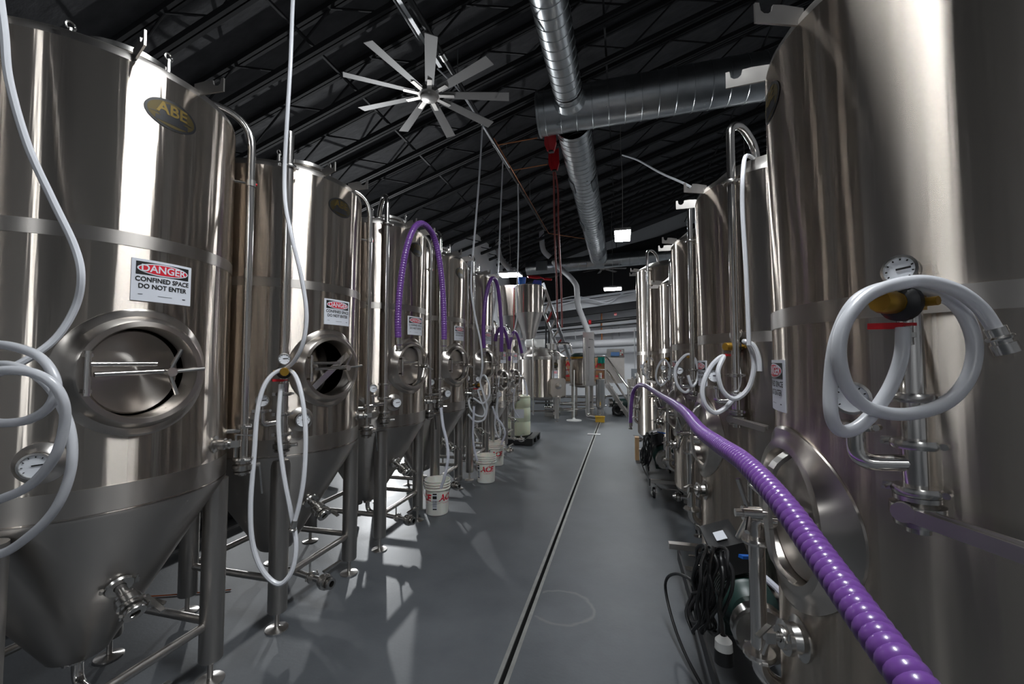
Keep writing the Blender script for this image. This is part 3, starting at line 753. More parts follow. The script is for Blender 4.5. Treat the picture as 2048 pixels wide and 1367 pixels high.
# ------------------------------------------------------------------ ducts, fan and pipes under the ceiling
DUCT_X = -.76; DUCT_Z = 5.55; CROSS_Y = 6.75
def seams(mb, p0, p1, r, step, n=28):
    p0, p1 = Vector(p0), Vector(p1); L = (p1-p0).length; prof = [(r, 0)]; k = step*.5
    while k < L-.03:
        prof += [(r, k-.008), (r+.007, k-.003), (r+.007, k+.003), (r, k+.008)]; k += step
    prof.append((r, L)); mb.lathe(prof, n, p0, p1-p0)
t = thing('long_duct', 'long round spiral duct running down the room above the aisle', 'duct', (DUCT_X, CROSS_Y, DUCT_Z))
part(t, 'near_run', GALV, lambda mb: seams(mb, (0, -9.5, .05), (0, -.30, .05), .215, .17))
part(t, 'collar', GALV, lambda mb: mb.lathe([(.225, 0), (.225, .12), (.235, .125), (.235, .14), (.27, .25)], 28, (0, -.52, .05), (0, 1, 0)))
part(t, 'far_run', GALV, lambda mb: seams(mb, (0, .26, -.05), (0, 8.1, -.45), .29, .17))
part(t, 'end_cap', GALV, lambda mb: mb.disc((0, 8.1, -.45), (0, 1, -.05), .29, .02, 28))
for k, (yy, a) in enumerate(((2.2, 215), (2.2, 325), (4.6, 215), (4.6, 325), (7.0, 325))):
    zc = -.05-.4*(yy-.26)/7.84
    def reg(mb):
        for i in range(7):
            tt = ph(a-14+i*28/6)
        vs = []; 
        for yv in (yy-.22, yy+.22):
            for i in range(7):
                tt = ph(a-16+i*32/6); vs.append((.302*math.cos(tt), yv, zc-(yv-yy)*.051+.302*math.sin(tt)))
        mb.add(vs, [(i, i+1, 8+i, 7+i) for i in range(6)])
        for yv in (yy-.22, yy+.22): mb.tube([(.304*math.cos(ph(a-16+i*32/6)), yv, zc-(yv-yy)*.051+.304*math.sin(ph(a-16+i*32/6))) for i in range(7)], .01, 6)
        for sg in (-1, 1): mb.cyl((.304*math.cos(ph(a+sg*16)), yy-.22, zc+.011+.304*math.sin(ph(a+sg*16))), (.304*math.cos(ph(a+sg*16)), yy+.22, zc-.011+.304*math.sin(ph(a+sg*16))), .01, n=6)
    part(t, 'air_register', GALVD, reg)
t = thing('cross_duct', 'wide round spiral duct crossing above the right tank row', 'duct', (-1.30, CROSS_Y, DUCT_Z+.02))
part(t, 'run', GALV, lambda mb: seams(mb, (0, 0, 0), (XW1+1.15, .25, .30), .335, .25, 36))
part(t, 'end_cap', GALV, lambda mb: mb.lathe([(.0001, -.012), (.32, -.012), (.355, -.002), (.355, .03), (.335, .035)], 36, (0, 0, 0), (1, .04, .046)))
t = thing('back_duct', 'round duct crossing in front of the back wall with a square grille', 'duct', (-3.46, 15.6, 5.0))
part(t, 'run', GALV, lambda mb: seams(mb, (0, 0, 0), (5.6, 0, .22), .25, .3))
part(t, 'end_cap', GALV, lambda mb: mb.disc((0, 0, 0), (-1, 0, -.04), .25, .015, 28))
part(t, 'grille', GALVD, lambda mb: mb.box((.6, -.25, .02), (.42, .06, .34)))
part(t, 'hanger', JOIST, lambda mb: mb.cyl((1.3, 0, .2), (1.3, 0, 1.0), .008, n=6))
# ceiling fan
FC = P(858, 190, 5.75)
t = thing('ceiling_fan', 'large nine-bladed ceiling fan with grey blades above the left tanks', 'fan', FC)
part(t, 'hub', BRASS if False else BRUSH, lambda mb: mb.lathe([(.0001, -.07), (.09, -.065), (.115, -.05), (.12, -.02), (.15, -.01), (.15, .06), (.10, .10), (.06, .12), (.0001, .12)], 28))
part(t, 'downrod', JOIST, lambda mb: mb.cyl((0, 0, .12), (0, 0, ceil_z(FC.x)-FC.z), .03, n=10))
angs = [86, 44, 4, -35.5, -73, -114, -153, 170, 127]
for i in range(9):
    b = part(t, 'blade', BLADE, lambda mb: mb.add([(.20, -.055, .012), (1.08, -.075, .016), (1.085, .07, -.012), (.20, .055, -.012), (.20, -.052, .022), (1.08, -.07, .026), (1.085, .066, -.004), (.20, .052, -.004)],
                                                  [(3, 2, 1, 0), (4, 5, 6, 7), (0, 1, 5, 4), (1, 2, 6, 5), (2, 3, 7, 6), (3, 0, 4, 7)]), 'blade', rotz=ph(40*i+17))
    part(b, 'bracket', BRUSH, lambda mb: mb.box((.22, 0, -.008), (.24, .06, .012)), 'bracket')
FAN2 = P(1205, 537, 17.2)
t = thing('ceiling_fan', 'small distant ceiling fan below the far end of the long duct', 'fan', FAN2)
part(t, 'hub', BRUSH, lambda mb: mb.lathe([(.0001, -.06), (.1, -.05), (.12, 0), (.1, .08), (.0001, .1)], 20))
part(t, 'downrod', JOIST, lambda mb: mb.cyl((0, 0, .1), (0, 0, ceil_z(FAN2.x)-FAN2.z), .025, n=8))
for i in range(8): part(t, 'blade', BLADE, lambda mb: mb.add([(.1, -.05, .01), (.95, -.06, .012), (.95, .06, -.01), (.1, .05, -.01), (.1, -.05, .02), (.95, -.06, .022), (.95, .06, 0), (.1, .05, 0)],
                                                  [(3, 2, 1, 0), (4, 5, 6, 7), (0, 1, 5, 4), (1, 2, 6, 5), (2, 3, 7, 6), (3, 0, 4, 7)]), 'blade2', rotz=ph(45*i+12))
# black pipe with conduits running beside the fan
t = thing('black_pipe', 'long black pipe with couplings running below the joists past the fan', 'pipe', (-2.19, 0, 5.42))
part(t, 'run', BLACK, lambda mb: mb.cyl((0, -3, 0), (0, 12.4, 0), .036, n=12))
for y in (2.6, 4.9, 7.2, 9.5, 11.8): part(t, 'coupling', CAST if y == 4.9 else BLACK, lambda mb: mb.cyl((0, y-.06, 0), (0, y+.06, 0), .045, n=12), ('cpl', y))
for y in (5.4, 8.0, 10.2): part(t, 'hanger_rod', ALU, lambda mb: mb.cyl((.0, y, 0), (.0, y, .75), .006, n=6), ('hr',y))
t = thing('strut_channel', 'slotted galvanised strut channel high up beside the black pipe', 'channel', (-2.36, 0, 5.52))
part(t, 'channel', ALU, lambda mb: [mb.box((0, 1.5, 0), (.05, 7.4, .035))])
part(t, 'conduit', ALU, lambda mb: mb.cyl((-.06, -2, .0), (-.06, 4.7, 0), .012, n=8))
solid('copper_line', 'copper gas line hung along the black pipe with two branches to the hose reels', 'pipe', COPPER,
      lambda mb: [mb.tube(bend([(-2.12, 6.9, 5.37), (-2.12, 12.6, 5.37), (-.9, 13.0, 5.2)], .05), .010, 6)])
for k, y in enumerate((7.15, 8.2)):
    solid('copper_branch', ['upper copper branch line leading to the red hose reel', 'lower copper branch line leading to the red hose reel'][k], 'pipe', COPPER,
          lambda mb: mb.cyl((-2.12, y, 5.37), (-1.42, y+.1, 5.46), .010, n=6), 'copper branch lines')
solid('white_conduit', 'white conduit bent along the fan toward the black pipe', 'conduit', HOSEW,
      lambda mb: mb.tube(cat([(-2.36, 5.1, 5.42), (-2.2, 5.5, 5.33), (-2.16, 6.4, 5.33), (-2.13, 8, 5.34)], 6), .011, 6))
# red hose reels and their hanging red hoses
for k, q_ in enumerate((P(1101, 282, 7.45), P(1108, 322, 8.2))):
    t = thing('hose_reel', ['upper red hose reel tucked under the end of the wide duct', 'lower red hose reel beside the long duct'][k], 'hose reel', q_, 0, 'red hose reels under the ceiling')
    t.scale = (.5, .5, .5)
    part(t, 'body', RED, lambda mb: [mb.prism([(-.17, .42), (.17, .42), (.20, -.1), (.13, -.36), (-.08, -.36), (-.17, -.12)], (0, 0, 0), (1, 0, 0), (0, 0, 1), .16)], 'reelb')
    part(t, 'side_plate', RED, lambda mb: [mb.prism([(-.20, .44), (-.15, .44), (-.06, -.40), (-.10, -.40), (-.20, -.14)], (0, -.10, 0), (1, 0, 0), (0, 0, 1), .03)], 'reels')
    part(t, 'side_plate', RED, lambda mb: [mb.prism([(.20, .44), (.15, .44), (.10, -.40), (.14, -.40), (.22, -.14)], (0, -.10, 0), (1, 0, 0), (0, 0, 1), .03)], 'reels2')
    part(t, 'roller_mouth', BLACK, lambda mb: mb.box((.03, -.02, -.39), (.18, .14, .06)), 'reelm')
    part(t, 'mount', JOIST, lambda mb: mb.box((0, 0, .85), (.1, .1, .9)), 'reelk')
for k, (u0, u1) in enumerate(((1107, 1113), (1115, 1122))):
    solid('drop_hose', ['left of two dark red hoses hanging from the reels', 'right of two dark red hoses hanging from the reels'][k], 'hose', CHAIN,
          lambda mb: mb.tube(cat([P(1107+2*k, 338, 8.2), P(u0+1, 380, 8.25), P(u0+2, 450, 8.3), P(u1, 560, 8.3), P(u1+2, 655, 8.3)], 6), .016, 8), 'hanging red hoses')

# ------------------------------------------------------------------ white air hoses dropped from the ceiling
def hose(name, label, pts, r, mat, cat_='hose', group=None, n=8, m=8):
    return solid(name, label, cat_, mat, lambda mb: mb.tube(cat([p if isinstance(p, Vector) else P(*p) for p in pts], m), r, n), group)
hose('air_hose', 'white air hose curving down across the nearest left fermenter', [(-8, -60, 1.28), (8, 60, 1.26), (18, 160, 1.26), (55, 290, 1.28), (105, 400, 1.31), (148, 490, 1.33), (162, 550, 1.33), (152, 610, 1.34), (115, 672, 1.32), (60, 715, 1.28), (-10, 750, 1.24)], .0105, HOSEW, group='air hoses from the ceiling')
hose('air_hose', 'white air hose hanging in front of the second fermenter', [(590, -60, 2.3), (585, 10, 2.28), (581, 120, 2.26), (574, 240, 2.26), (569, 340, 2.27), (571, 410, 2.24), (585, 480, 2.2), (604, 560, 2.2), (613, 630, 2.2), (606, 685, 2.2), (588, 722, 2.22), (566, 740, 2.26)], .0105, HOSEW, group='air hoses from the ceiling')
hose('air_hose', 'white air hose dropping past the fan to the fourth fermenter', [P(965, 250, 6.2), P(958, 360, 5.6), P(950, 460, 5.2), P(942, 560, 5.0), P(948, 620, 4.95), P(962, 690, 4.95), P(964, 740, 5.0), P(957, 765, 5.05)], .0115, HOSEW, group='air hoses from the ceiling')
hose('air_hose', 'white air hose hanging straight to the fifth fermenter', [P(1006, 318, 8.2), P(1001, 430, 7.0), P(996, 540, 6.1), P(985, 640, 5.9), P(975, 700, 5.8)], .0115, HOSEW, group='air hoses from the ceiling')
hose('air_hose', 'white air hose hanging in front of the hopper', [P(1036, 368, 8.6), P(1037, 470, 7.9), P(1034, 580, 7.6), P(1033, 640, 7.5), P(1018, 690, 7.2), P(1006, 740, 7.0)], .0115, HOSEW, group='air hoses from the ceiling')
hose('air_hose', 'white air hose slung down to the second serving tank', [P(1245, 310, 6.0), P(1275, 320, 5.2), P(1320, 345, 4.4), P(1375, 370, 3.5), P(1425, 400, 2.9)], .0105, HOSEW, group='air hoses from the ceiling')
hose('air_line', 'thin white vertical air line between the first two serving tanks', [P(1508, 318, 2.42), P(1492, 312, 2.1), P(1486, 345, 2.0), P(1485, 420, 2.0), P(1492, 540, 2.0), P(1498, 690, 2.0)], .010, HOSEW)
hose('air_line', 'white air line running level behind the nearest gas regulator', [P(1880, 592, 1.0), P(1960, 596, .95), P(2100, 600, .88)], .010, HOSEW)

# ------------------------------------------------------------------ gas regulators with their coiled hoses
def regulator(p, az, label, s=1.0):
    # az: horizontal angle the knob faces (degrees, world)
    t = thing('gas_regulator', label, 'regulator', p, ph(az), 'gas regulators on the tank pipes')
    part(t, 'body', BLACK, lambda mb: mb.lathe([(.0001, -.02), (.03, -.018), (.037, -.004), (.037, .010), (.03, .018), (.022, .022)], 22, (0, 0, 0), (1, 0, 0)), ('rg', 'b'))
    part(t, 'knob', BRASS, lambda mb: mb.lathe([(.022, .02), (.021, .026), (.024, .03), (.0225, .066), (.020, .07), (.0001, .07)], 10, (0, 0, 0), (1, 0, 0)), ('rg', 'k'))
    part(t, 'brass_block', BRASS, lambda mb: [mb.box((-.02, 0, 0), (.028, .05, .03)), mb.cyl((-.02, -.05, 0), (-.02, .05, 0), .009, n=8), mb.cyl((-.02, 0, -.045), (-.02, 0, .045), .008, n=8)], ('rg', 'bb'))
    dial(t, 'gauge', (.002, 0, .068), (1, .1, .1), .030, ('rg', 'g'), .022)
    part(t, 'valve', CAST, lambda mb: [mb.cyl((-.015, 0, -.03), (-.015, 0, -.085), .010, n=10), mb.cyl((-.015, 0, -.06), (-.015, 0, -.07), .014, n=8)], ('rg', 'v'))
    part(t, 'lever', RED, lambda mb: [mb.bar((-.005, 0, -.046), (.012, -.055, -.044), .014, .013), mb.bar((-.005, 0, -.044), (-.005, .018, -.044), .014, .006)], ('rg', 'l'))
    return t
regulator(P(1803, 606, .87), -134-12, 'gas regulator with brass knob on the nearest serving tank')
hose('gas_hose', 'clear braided hose looped in two rings on the nearest serving tank',
     [(1806, 655, .865), (1802, 715, .86), (1776, 782, .85), (1727, 845, .84), (1686, 862, .84), (1664, 835, .84), (1661, 765, .85), (1674, 675, .85), (1712, 602, .85), (1780, 572, .86), (1850, 577, .85), (1915, 612, .84), (1948, 680, .825), (1938, 752, .82), (1890, 806, .82), (1810, 828, .82), (1737, 815, .825), (1694, 772, .825), (1678, 705, .83), (1692, 642, .835), (1742, 587, .84), (1830, 562, .83), (1905, 577, .82), (1960, 615, .81), (1992, 662, .80)], .0125, HOSEB, group='gas hoses coiled on the serving tanks', n=12)
solid('hose_coupling', 'steel quick coupling on the end of the nearest braided hose', 'coupling', CAST, lambda mb: [mb.cyl(P(1990, 655, .80), P(2008, 690, .795), .0155, n=14), mb.cyl(P(2006, 686, .795), P(2016, 705, .792), .019, n=14), mb.torus(P(2000, 675, .797), P(2016, 705, .792)-P(1990, 655, .80), .017, .004, 16, 6)])
regulator(P(1470, 693, 2.31), -134-12, 'gas regulator with brass knob on the second serving tank')
hose('gas_hose', 'clear braided hose looped on the second serving tank', [(1473, 722, 2.28), (1478, 762, 2.26), (1462, 803, 2.25), (1432, 825, 2.24), (1409, 806, 2.24), (1406, 770, 2.25), (1424, 730, 2.26), (1447, 712, 2.26), (1436, 742, 2.23), (1445, 780, 2.22), (1470, 797, 2.21), (1497, 775, 2.21), (1508, 730, 2.22), (1499, 692, 2.24), (1488, 682, 2.23), (1506, 690, 2.2), (1517, 715, 2.18), (1519, 742, 2.17)], .0125, HOSEB, group='gas hoses coiled on the serving tanks')
regulator(P(1388, 711, 3.78), -134-12, 'gas regulator with brass knob on the third serving tank')
hose('gas_hose', 'clear braided hose looped on the third serving tank', [(1388, 728, 3.74), (1386, 762, 3.7), (1372, 784, 3.68), (1355, 770, 3.68), (1350, 740, 3.7), (1362, 718, 3.7), (1378, 708, 3.7), (1392, 722, 3.66), (1396, 752, 3.64), (1385, 772, 3.62), (1376, 750, 3.64)], .0125, HOSEB, group='gas hoses coiled on the serving tanks')
regulator(P(1339, 718, 5.3), -134-12, 'gas regulator with brass knob on the fourth serving tank')
hose('gas_hose', 'clear braided hose looped on the fourth serving tank', [(1338, 730, 5.25), (1336, 755, 5.2), (1322, 770, 5.2), (1312, 755, 5.2), (1316, 732, 5.2), (1328, 718, 5.2), (1340, 735, 5.15), (1338, 760, 5.15)], .0125, HOSEB, group='gas hoses coiled on the serving tanks')
regulator(P(1297, 722, 6.85), -134-12, 'gas regulator with brass knob on the farthest serving tank')
hose('gas_hose', 'clear braided hose looped on the farthest serving tank', [(1297, 733, 6.8), (1295, 750, 6.75), (1304, 760, 6.75), (1314, 752, 6.75), (1310, 726, 6.75), (1298, 715, 6.75), (1287, 728, 6.72), (1288, 745, 6.7), (1298, 758, 6.7)], .0125, HOSEB, group='gas hoses coiled on the serving tanks')
regulator(P(568, 743, 2.27), -45, 'gas regulator with brass knob on the second fermenter')
hose('gas_hose', 'long pale hose hanging in a deep loop on the second fermenter', [(562, 768, 2.26), (557, 850, 2.22), (566, 940, 2.18), (581, 1020, 2.14), (592, 1085, 2.10), (584, 1140, 2.07), (558, 1167, 2.05), (525, 1140, 2.05), (505, 1085, 2.06), (501, 1010, 2.08), (508, 910, 2.12), (515, 820, 2.16), (530, 768, 2.2), (556, 742, 2.24), (585, 744, 2.24), (602, 785, 2.2), (611, 860, 2.16), (608, 950, 2.12), (598, 1010, 2.1), (588, 1045, 2.09)], .0115, HOSEW, group='gas hoses on the fermenters')
solid('hose_coupling', 'steel coupling on the free end of the deep hose loop', 'coupling', CAST, lambda mb: [mb.cyl(P(590, 1040, 2.09), P(584, 1062, 2.085), .014, n=12), mb.torus(P(585, 1058, 2.085), P(584, 1062, 2.085)-P(590, 1040, 2.09), .015, .004, 12, 6)])
hose('gas_hose', 'pale hose in two wide loops at the left edge of the nearest fermenter', [(-60, 800, 1.2), (-20, 735, 1.2), (40, 735, 1.18), (100, 775, 1.16), (138, 850, 1.15), (143, 930, 1.14), (115, 1010, 1.13), (60, 1070, 1.12), (-10, 1108, 1.12), (-70, 1060, 1.1), (-60, 1020, 1.08), (0, 998, 1.08), (60, 970, 1.08), (108, 915, 1.08), (129, 850, 1.08), (126, 800, 1.07), (100, 762, 1.06), (50, 742, 1.05), (-20, 745, 1.04), (-80, 780, 1.04)], .0115, HOSEB, group='gas hoses on the fermenters', n=10)
hose('gas_hose', 'pale hose in one small loop at the left edge of the nearest fermenter', [(-70, 820, 1.1), (-20, 842, 1.1), (20, 845, 1.1), (65, 836, 1.1), (102, 808, 1.1), (112, 765, 1.1), (85, 718, 1.11), (35, 695, 1.12), (-20, 690, 1.13), (-80, 715, 1.13)], .0115, HOSEB, group='gas hoses on the fermenters', n=10)
regulator(P(955, 769, 5.02), -45, 'gas regulator with brass knob on the fourth fermenter')
hose('gas_hose', 'pale hose in two loops on the fourth fermenter', [(955, 778, 5.0), (962, 800, 4.98), (970, 822, 4.95), (965, 832, 4.93), (950, 828, 4.93), (940, 815, 4.95), (938, 800, 4.97), (945, 795, 4.95), (965, 806, 4.9), (978, 792, 4.9), (978, 768, 4.93), (968, 750, 4.97), (960, 762, 4.98), (968, 790, 4.9), (974, 815, 4.9), (968, 838, 4.88), (950, 842, 4.87), (936, 828, 4.88)], .0115, HOSEB, group='gas hoses on the fermenters')
regulator(P(1001, 742, 7.0), -45, 'gas regulator with brass knob beside the small tanks')
hose('gas_hose', 'pale hose hanging in a narrow loop between the small tanks', [(998, 752, 6.3), (995, 790, 6.2), (992, 820, 6.15), (990, 850, 6.1), (996, 873, 6.05), (1001, 868, 6.05), (998, 845, 6.1), (994, 820, 6.15), (998, 780, 6.2)], .0115, HOSEB, group='gas hoses on the fermenters')

# ------------------------------------------------------------------ purple ribbed hoses
def ribbed(label, pts, r, pitch=.02, seg=4, n=12, m=14, ends=(True, True), group='purple ribbed brewing hoses'):
    pts = [p if isinstance(p, Vector) else P(*p) for p in pts]
    dense = cat(pts, m); L = [0]
    for a, b in zip(dense[:-1], dense[1:]): L.append(L[-1]+(b-a).length)
    N = max(8, int(L[-1]/pitch*seg)); out = []; rad = []; j = 0
    for i in range(N+1):
        d = L[-1]*i/N
        while j < len(L)-2 and L[j+1] < d: j += 1
        q = (d-L[j])/max(L[j+1]-L[j], 1e-9); out.append(dense[j].lerp(dense[j+1], q))
        rad.append(r*(1.0 - .085*(1-math.sqrt(abs(math.sin(PI*i/seg))))))
    t = thing('ribbed_hose', label, 'hose', out[0], 0, group)
    o0 = out[0]
    part(t, 'tube', PURPLE, lambda mb: mb.tube([p-o0 for p in out], r, n, rad=rad))
    for e, (a, b) in zip(ends, ((out[0], out[6]), (out[-1], out[-7]))):
        if e:
            d = (a-b).normalized(); a = a-o0
            part(t, 'ferrule', CAST, lambda mb: [mb.lathe([(r*.9, -.06), (r*1.02, -.058), (r*1.02, -.005), (r*.75, 0), (r*.75, .03), (r*1.0, .034), (r*1.0, .045), (r*.6, .046)], 16, a, d)])
    return t
hx = lambda cy, y, z, x=-1.60: Vector((x, cy+y, z))
ribbed('thick purple ribbed hose lying along the right tank manways into the foreground', [(2040, 1690, .46), (1850, 1400, .56), (1740, 1250, .665), (1640, 1110, .82), (1560, 1000, .98), (1490, 925, 1.2), (1440, 890, 1.45), (1400, 860, 1.8), (1372, 826, 2.4), (1345, 805, 3.2), (1325, 793, 4.0), (1305, 780, 4.8), (1290, 771, 5.6), (1276, 771, 6.2), (1266, 785, 6.45), (1262, 815, 6.45), (1261, 852, 6.45)], .029, .018, 5, 16, ends=(False, True))
ribbed('purple ribbed hose arched over the third fermenter with both ends hanging', [(797, 690, 3.25), (796, 640, 3.25), (800, 575, 3.27), (811, 505, 3.3), (825, 462, 3.36), (840, 447, 3.45), (856, 455, 3.55), (870, 480, 3.65), (880, 530, 3.7), (886, 590, 3.72), (888, 650, 3.72), (888, 692, 3.72)], .026)
ribbed('purple ribbed hose arched over the fifth fermenter', [(968, 705, 5.3), (967, 650, 5.3), (971, 600, 5.32), (979, 565, 5.38), (987, 556, 5.48), (995, 570, 5.58), (1000, 610, 5.62), (1003, 660, 5.64), (1003, 712, 5.64)], .026, seg=3, n=10)
ribbed('purple ribbed hose bent over the small tank behind the fifth fermenter', [(991, 690, 6.1), (992, 672, 6.1), (998, 658, 6.12), (1006, 655, 6.2), (1012, 668, 6.25), (1017, 690, 6.28), (1018, 706, 6.28)], .026, seg=3, n=10)
ribbed('purple ribbed hose bent over the small tank next to the drum', [(1019, 728, 6.95), (1020, 690, 6.95), (1025, 668, 7.0), (1031, 664, 7.08), (1037, 678, 7.12), (1042, 698, 7.15), (1045, 713, 7.15)], .026, seg=3, n=10)

# ------------------------------------------------------------------ clear hoses into the buckets
hose('bucket_hose', 'clear hose running from the third fermenter into the nearest bucket', [(882, 815, 3.75), (886, 850, 3.72), (894, 885, 3.7), (896, 915, 3.68), (890, 950, 3.68), (882, 975, 3.7)], .0135, HOSEC, group='clear hoses into the buckets')
hose('bucket_hose', 'clear hose running from the fourth fermenter into the second bucket', [(948, 812, 4.85), (947, 840, 4.85), (946, 870, 4.86), (949, 900, 4.87), (955, 921, 4.88)], .0135, HOSEC, group='clear hoses into the buckets')
hose('bucket_hose', 'clear hose running from the fifth fermenter into the farthest bucket', [(985, 812, 5.8), (992, 832, 5.75), (1005, 850, 5.72), (1010, 868, 5.72), (1002, 888, 5.75)], .0135, HOSEC, group='clear hoses into the buckets')
hose('drum_hose', 'clear hose arching from the small tank into the pale drum', [(1027, 790, 7.4), (1027, 768, 7.5), (1032, 754, 7.6), (1040, 750, 7.7), (1049, 762, 7.8), (1054, 785, 7.9), (1052, 800, 7.95)], .017, HOSEC)
hose('drum_hose', 'thin clear hose trailing down the front of the pale drum', [(1030, 775, 7.3), (1026, 800, 7.3), (1029, 820, 7.3), (1037, 833, 7.35)], .011, HOSEC)

# ------------------------------------------------------------------ buckets, drum, pallet
def bucket(p, az, label):
    t = thing('bucket', label, 'bucket', p, ph(az), 'white lettered plastic buckets')
    H = .33; rb, rt = .108, .122
    part(t, 'pail', BUCKET, lambda mb: mb.lathe([(.0001, .0), (rb-.006, 0), (rb, .006), (rt-.006, H*.74), (rt+.006, H*.745), (rt+.006, H*.76), (rt-.002, H*.765), (rt, H*.83), (rt+.009, H*.835), (rt+.009, H*.85), (rt, H*.855), (rt+.001, H*.90), (rt+.010, H*.905), (rt+.010, H*.92), (rt+.002, H*.925), (rt+.003, H*.98), (rt+.007, H*.985), (rt+.006, H), (rt-.003, H), (rt-.008, H*.9), (rb-.008, .012), (.0001, .012)], 40), ('bk', 'p'))
    R1 = (rb+rt)/2-.002; tp = (rt-rb)/H
    for a in (62, -62):
        part(t, 'red_lettering', REDS, lambda mb: wtext(mb, 'ACE', .088, R1+.002, ph(a), .17, 0, 0, .0035, .18, .98, tp), ('bk', 'l', a))
        part(t, 'small_print', REDS, lambda mb: [wtext(mb, 'The helpful place', .014, R1+.002, ph(a), .17, .0, -.048, 0, 0, 1, tp)], ('bk', 's', a))
    def lab(mb):
        vs = []
        for y in (.06, .22):
            for i in range(5): vs.append(wrap(-.022+.044*i/4, y-.17, R1+.0018, 0, .17, tp))
        mb.add(vs, [(i, i+1, 6+i, 5+i) for i in range(4)])
    lb = part(t, 'info_label', SIGNW, lab, ('bk', 'i'))
    def pr(mb):
        for y0, y1 in ((.205, .22), (.165, .195)) + tuple((.15-.008*i, .153-.008*i) for i in range(9)) + ((.062, .074),):
            vs = []
            for y in (y0, y1):
                for i in range(4): vs.append(wrap(-.020+.040*i/3, y-.17, R1+.0026, 0, .17, tp))
            mb.add(vs, [(i, i+1, 5+i, 4+i) for i in range(3)])
    part(lb, 'print', INK, pr, ('bk', 'ip'))
    def hd(mb):
        pts = []
        for i in range(21):
            q = i/20*PI; pts.append(((rt+.02)*math.sin(q)*.95, -(rt+.012)*math.cos(q), H*.80-.12*math.sin(q)))
        mb.tube(pts, .0022, 6)
    part(t, 'handle', CAST, hd, ('bk', 'h'))
    return t
bucket((-1.80, 3.97, 0), -78, 'nearest white bucket with red lettering and a clear hose in it')
bucket((-1.67, 5.14, 0), -128, 'middle white bucket with red lettering facing the aisle')
bucket((-1.80, 6.0, 0), -128, 'farthest white bucket with red lettering, half behind another bucket')
t = thing('drum', 'pale translucent plastic drum standing on a black pallet', 'drum', (-1.91, 7.79, .126))
part(t, 'barrel', DRUMM, lambda mb: mb.lathe([(.0001, 0), (.20, 0), (.23, .02), (.235, .05), (.235, .25), (.229, .26), (.229, .272), (.235, .282), (.235, .50), (.229, .51), (.229, .522), (.235, .532), (.235, .68), (.222, .70), (.23, .705), (.23, .73), (.218, .735), (.214, .72), (.0001, .715)], 44))
part(t, 'paper_label', SIGNW, lambda mb: wrect(mb, -.09, .09, -.08, .08, .2365, ph(-70), .42))
part(t, 'bung', WHITE, lambda mb: mb.cyl((.1, .1, .715), (.1, .1, .75), .03, n=14))
solid('jug', 'white plastic jug standing on top of the drum', 'jug', WHITE, lambda mb: [mb.lathe([(.0001, 0), (.06, 0), (.064, .02), (.064, .11), (.04, .15), (.025, .165), (.025, .19), (.0001, .19)], 20), mb.tube(cat([(.06, 0, .04), (.09, 0, .07), (.09, 0, .11), (.05, 0, .13)], 4), .008, 6)], loc=(-1.96, 7.75, .8415))
t = thing('pallet', 'black plastic pallet under the pale drum', 'pallet', (-1.93, 7.82, 0))
for i in range(5): part(t, 'deck_board', RUBBER, lambda mb: mb.box((-.31+.155*i, 0, .115), (.12, .74, .022)), ('pb', i))
for i in range(3): part(t, 'runner', RUBBER, lambda mb: mb.box((0, -.31+.31*i, .058), (.74, .10, .09)), ('pr', i))
for i in range(3): part(t, 'base_board', RUBBER, lambda mb: mb.box((-.3+.3*i, 0, .0065), (.12, .74, .013)), ('pq', i))

# ------------------------------------------------------------------ things behind the left row
t = thing('black_tube', 'fat black rubber tube lying along the left wall behind the fermenters', 'tube', (-3.62, 0, .12))
part(t, 'tube', RUBBER, lambda mb: mb.tube(cat([(0, .6, 0), (0, 1.5, 0), (.02, 2.6, 0), (0, 3.4, 0), (-.02, 4.2, 0)], 8), .11, 18))
solid('floor_curb', 'thin metal strip along the floor beside the black tube', 'strip', ALU, lambda mb: mb.box((-3.42, 2.2, .012), (.03, 4.2, .024)))
solid('white_carboy', 'white round plastic container behind the second fermenter', 'container', WHITE, lambda mb: mb.lathe([(.0001, 0), (.17, 0), (.21, .04), (.22, .12), (.22, .34), (.17, .44), (.06, .49), (.055, .55), (.0001, .55)], 30), loc=(-4.25, 3.75, 0))
t = thing('white_drain_pipe', 'white plastic drain pipe with a yellow-handled valve behind the fermenters', 'pipe', (-3.62, 4.9, 0))
part(t, 'pipe', WHITE, lambda mb: mb.cyl((-.5, .1, .20), (.12, -.1, .20), .06, n=18))
part(t, 'lower_pipe', WHITE, lambda mb: mb.cyl((-.4, -.25, .075), (.16, -.42, .075), .065, n=18))
part(t, 'valve_handle', YELLOW, lambda mb: mb.bar((.12, -.4, .15), (-.02, -.36, .26), .02, .012))
for i, y in enumerate((3.0,)):
    hose('orange_cord', 'thin orange cord on the floor beyond the nearest fermenter', [Vector((-3.3, 2.0, .006)), Vector((-2.9, 2.12, .006)), Vector((-2.5, 2.3, .006))], .004, simple('orange_cord', (.45, .10, .02), .6), 'cord')

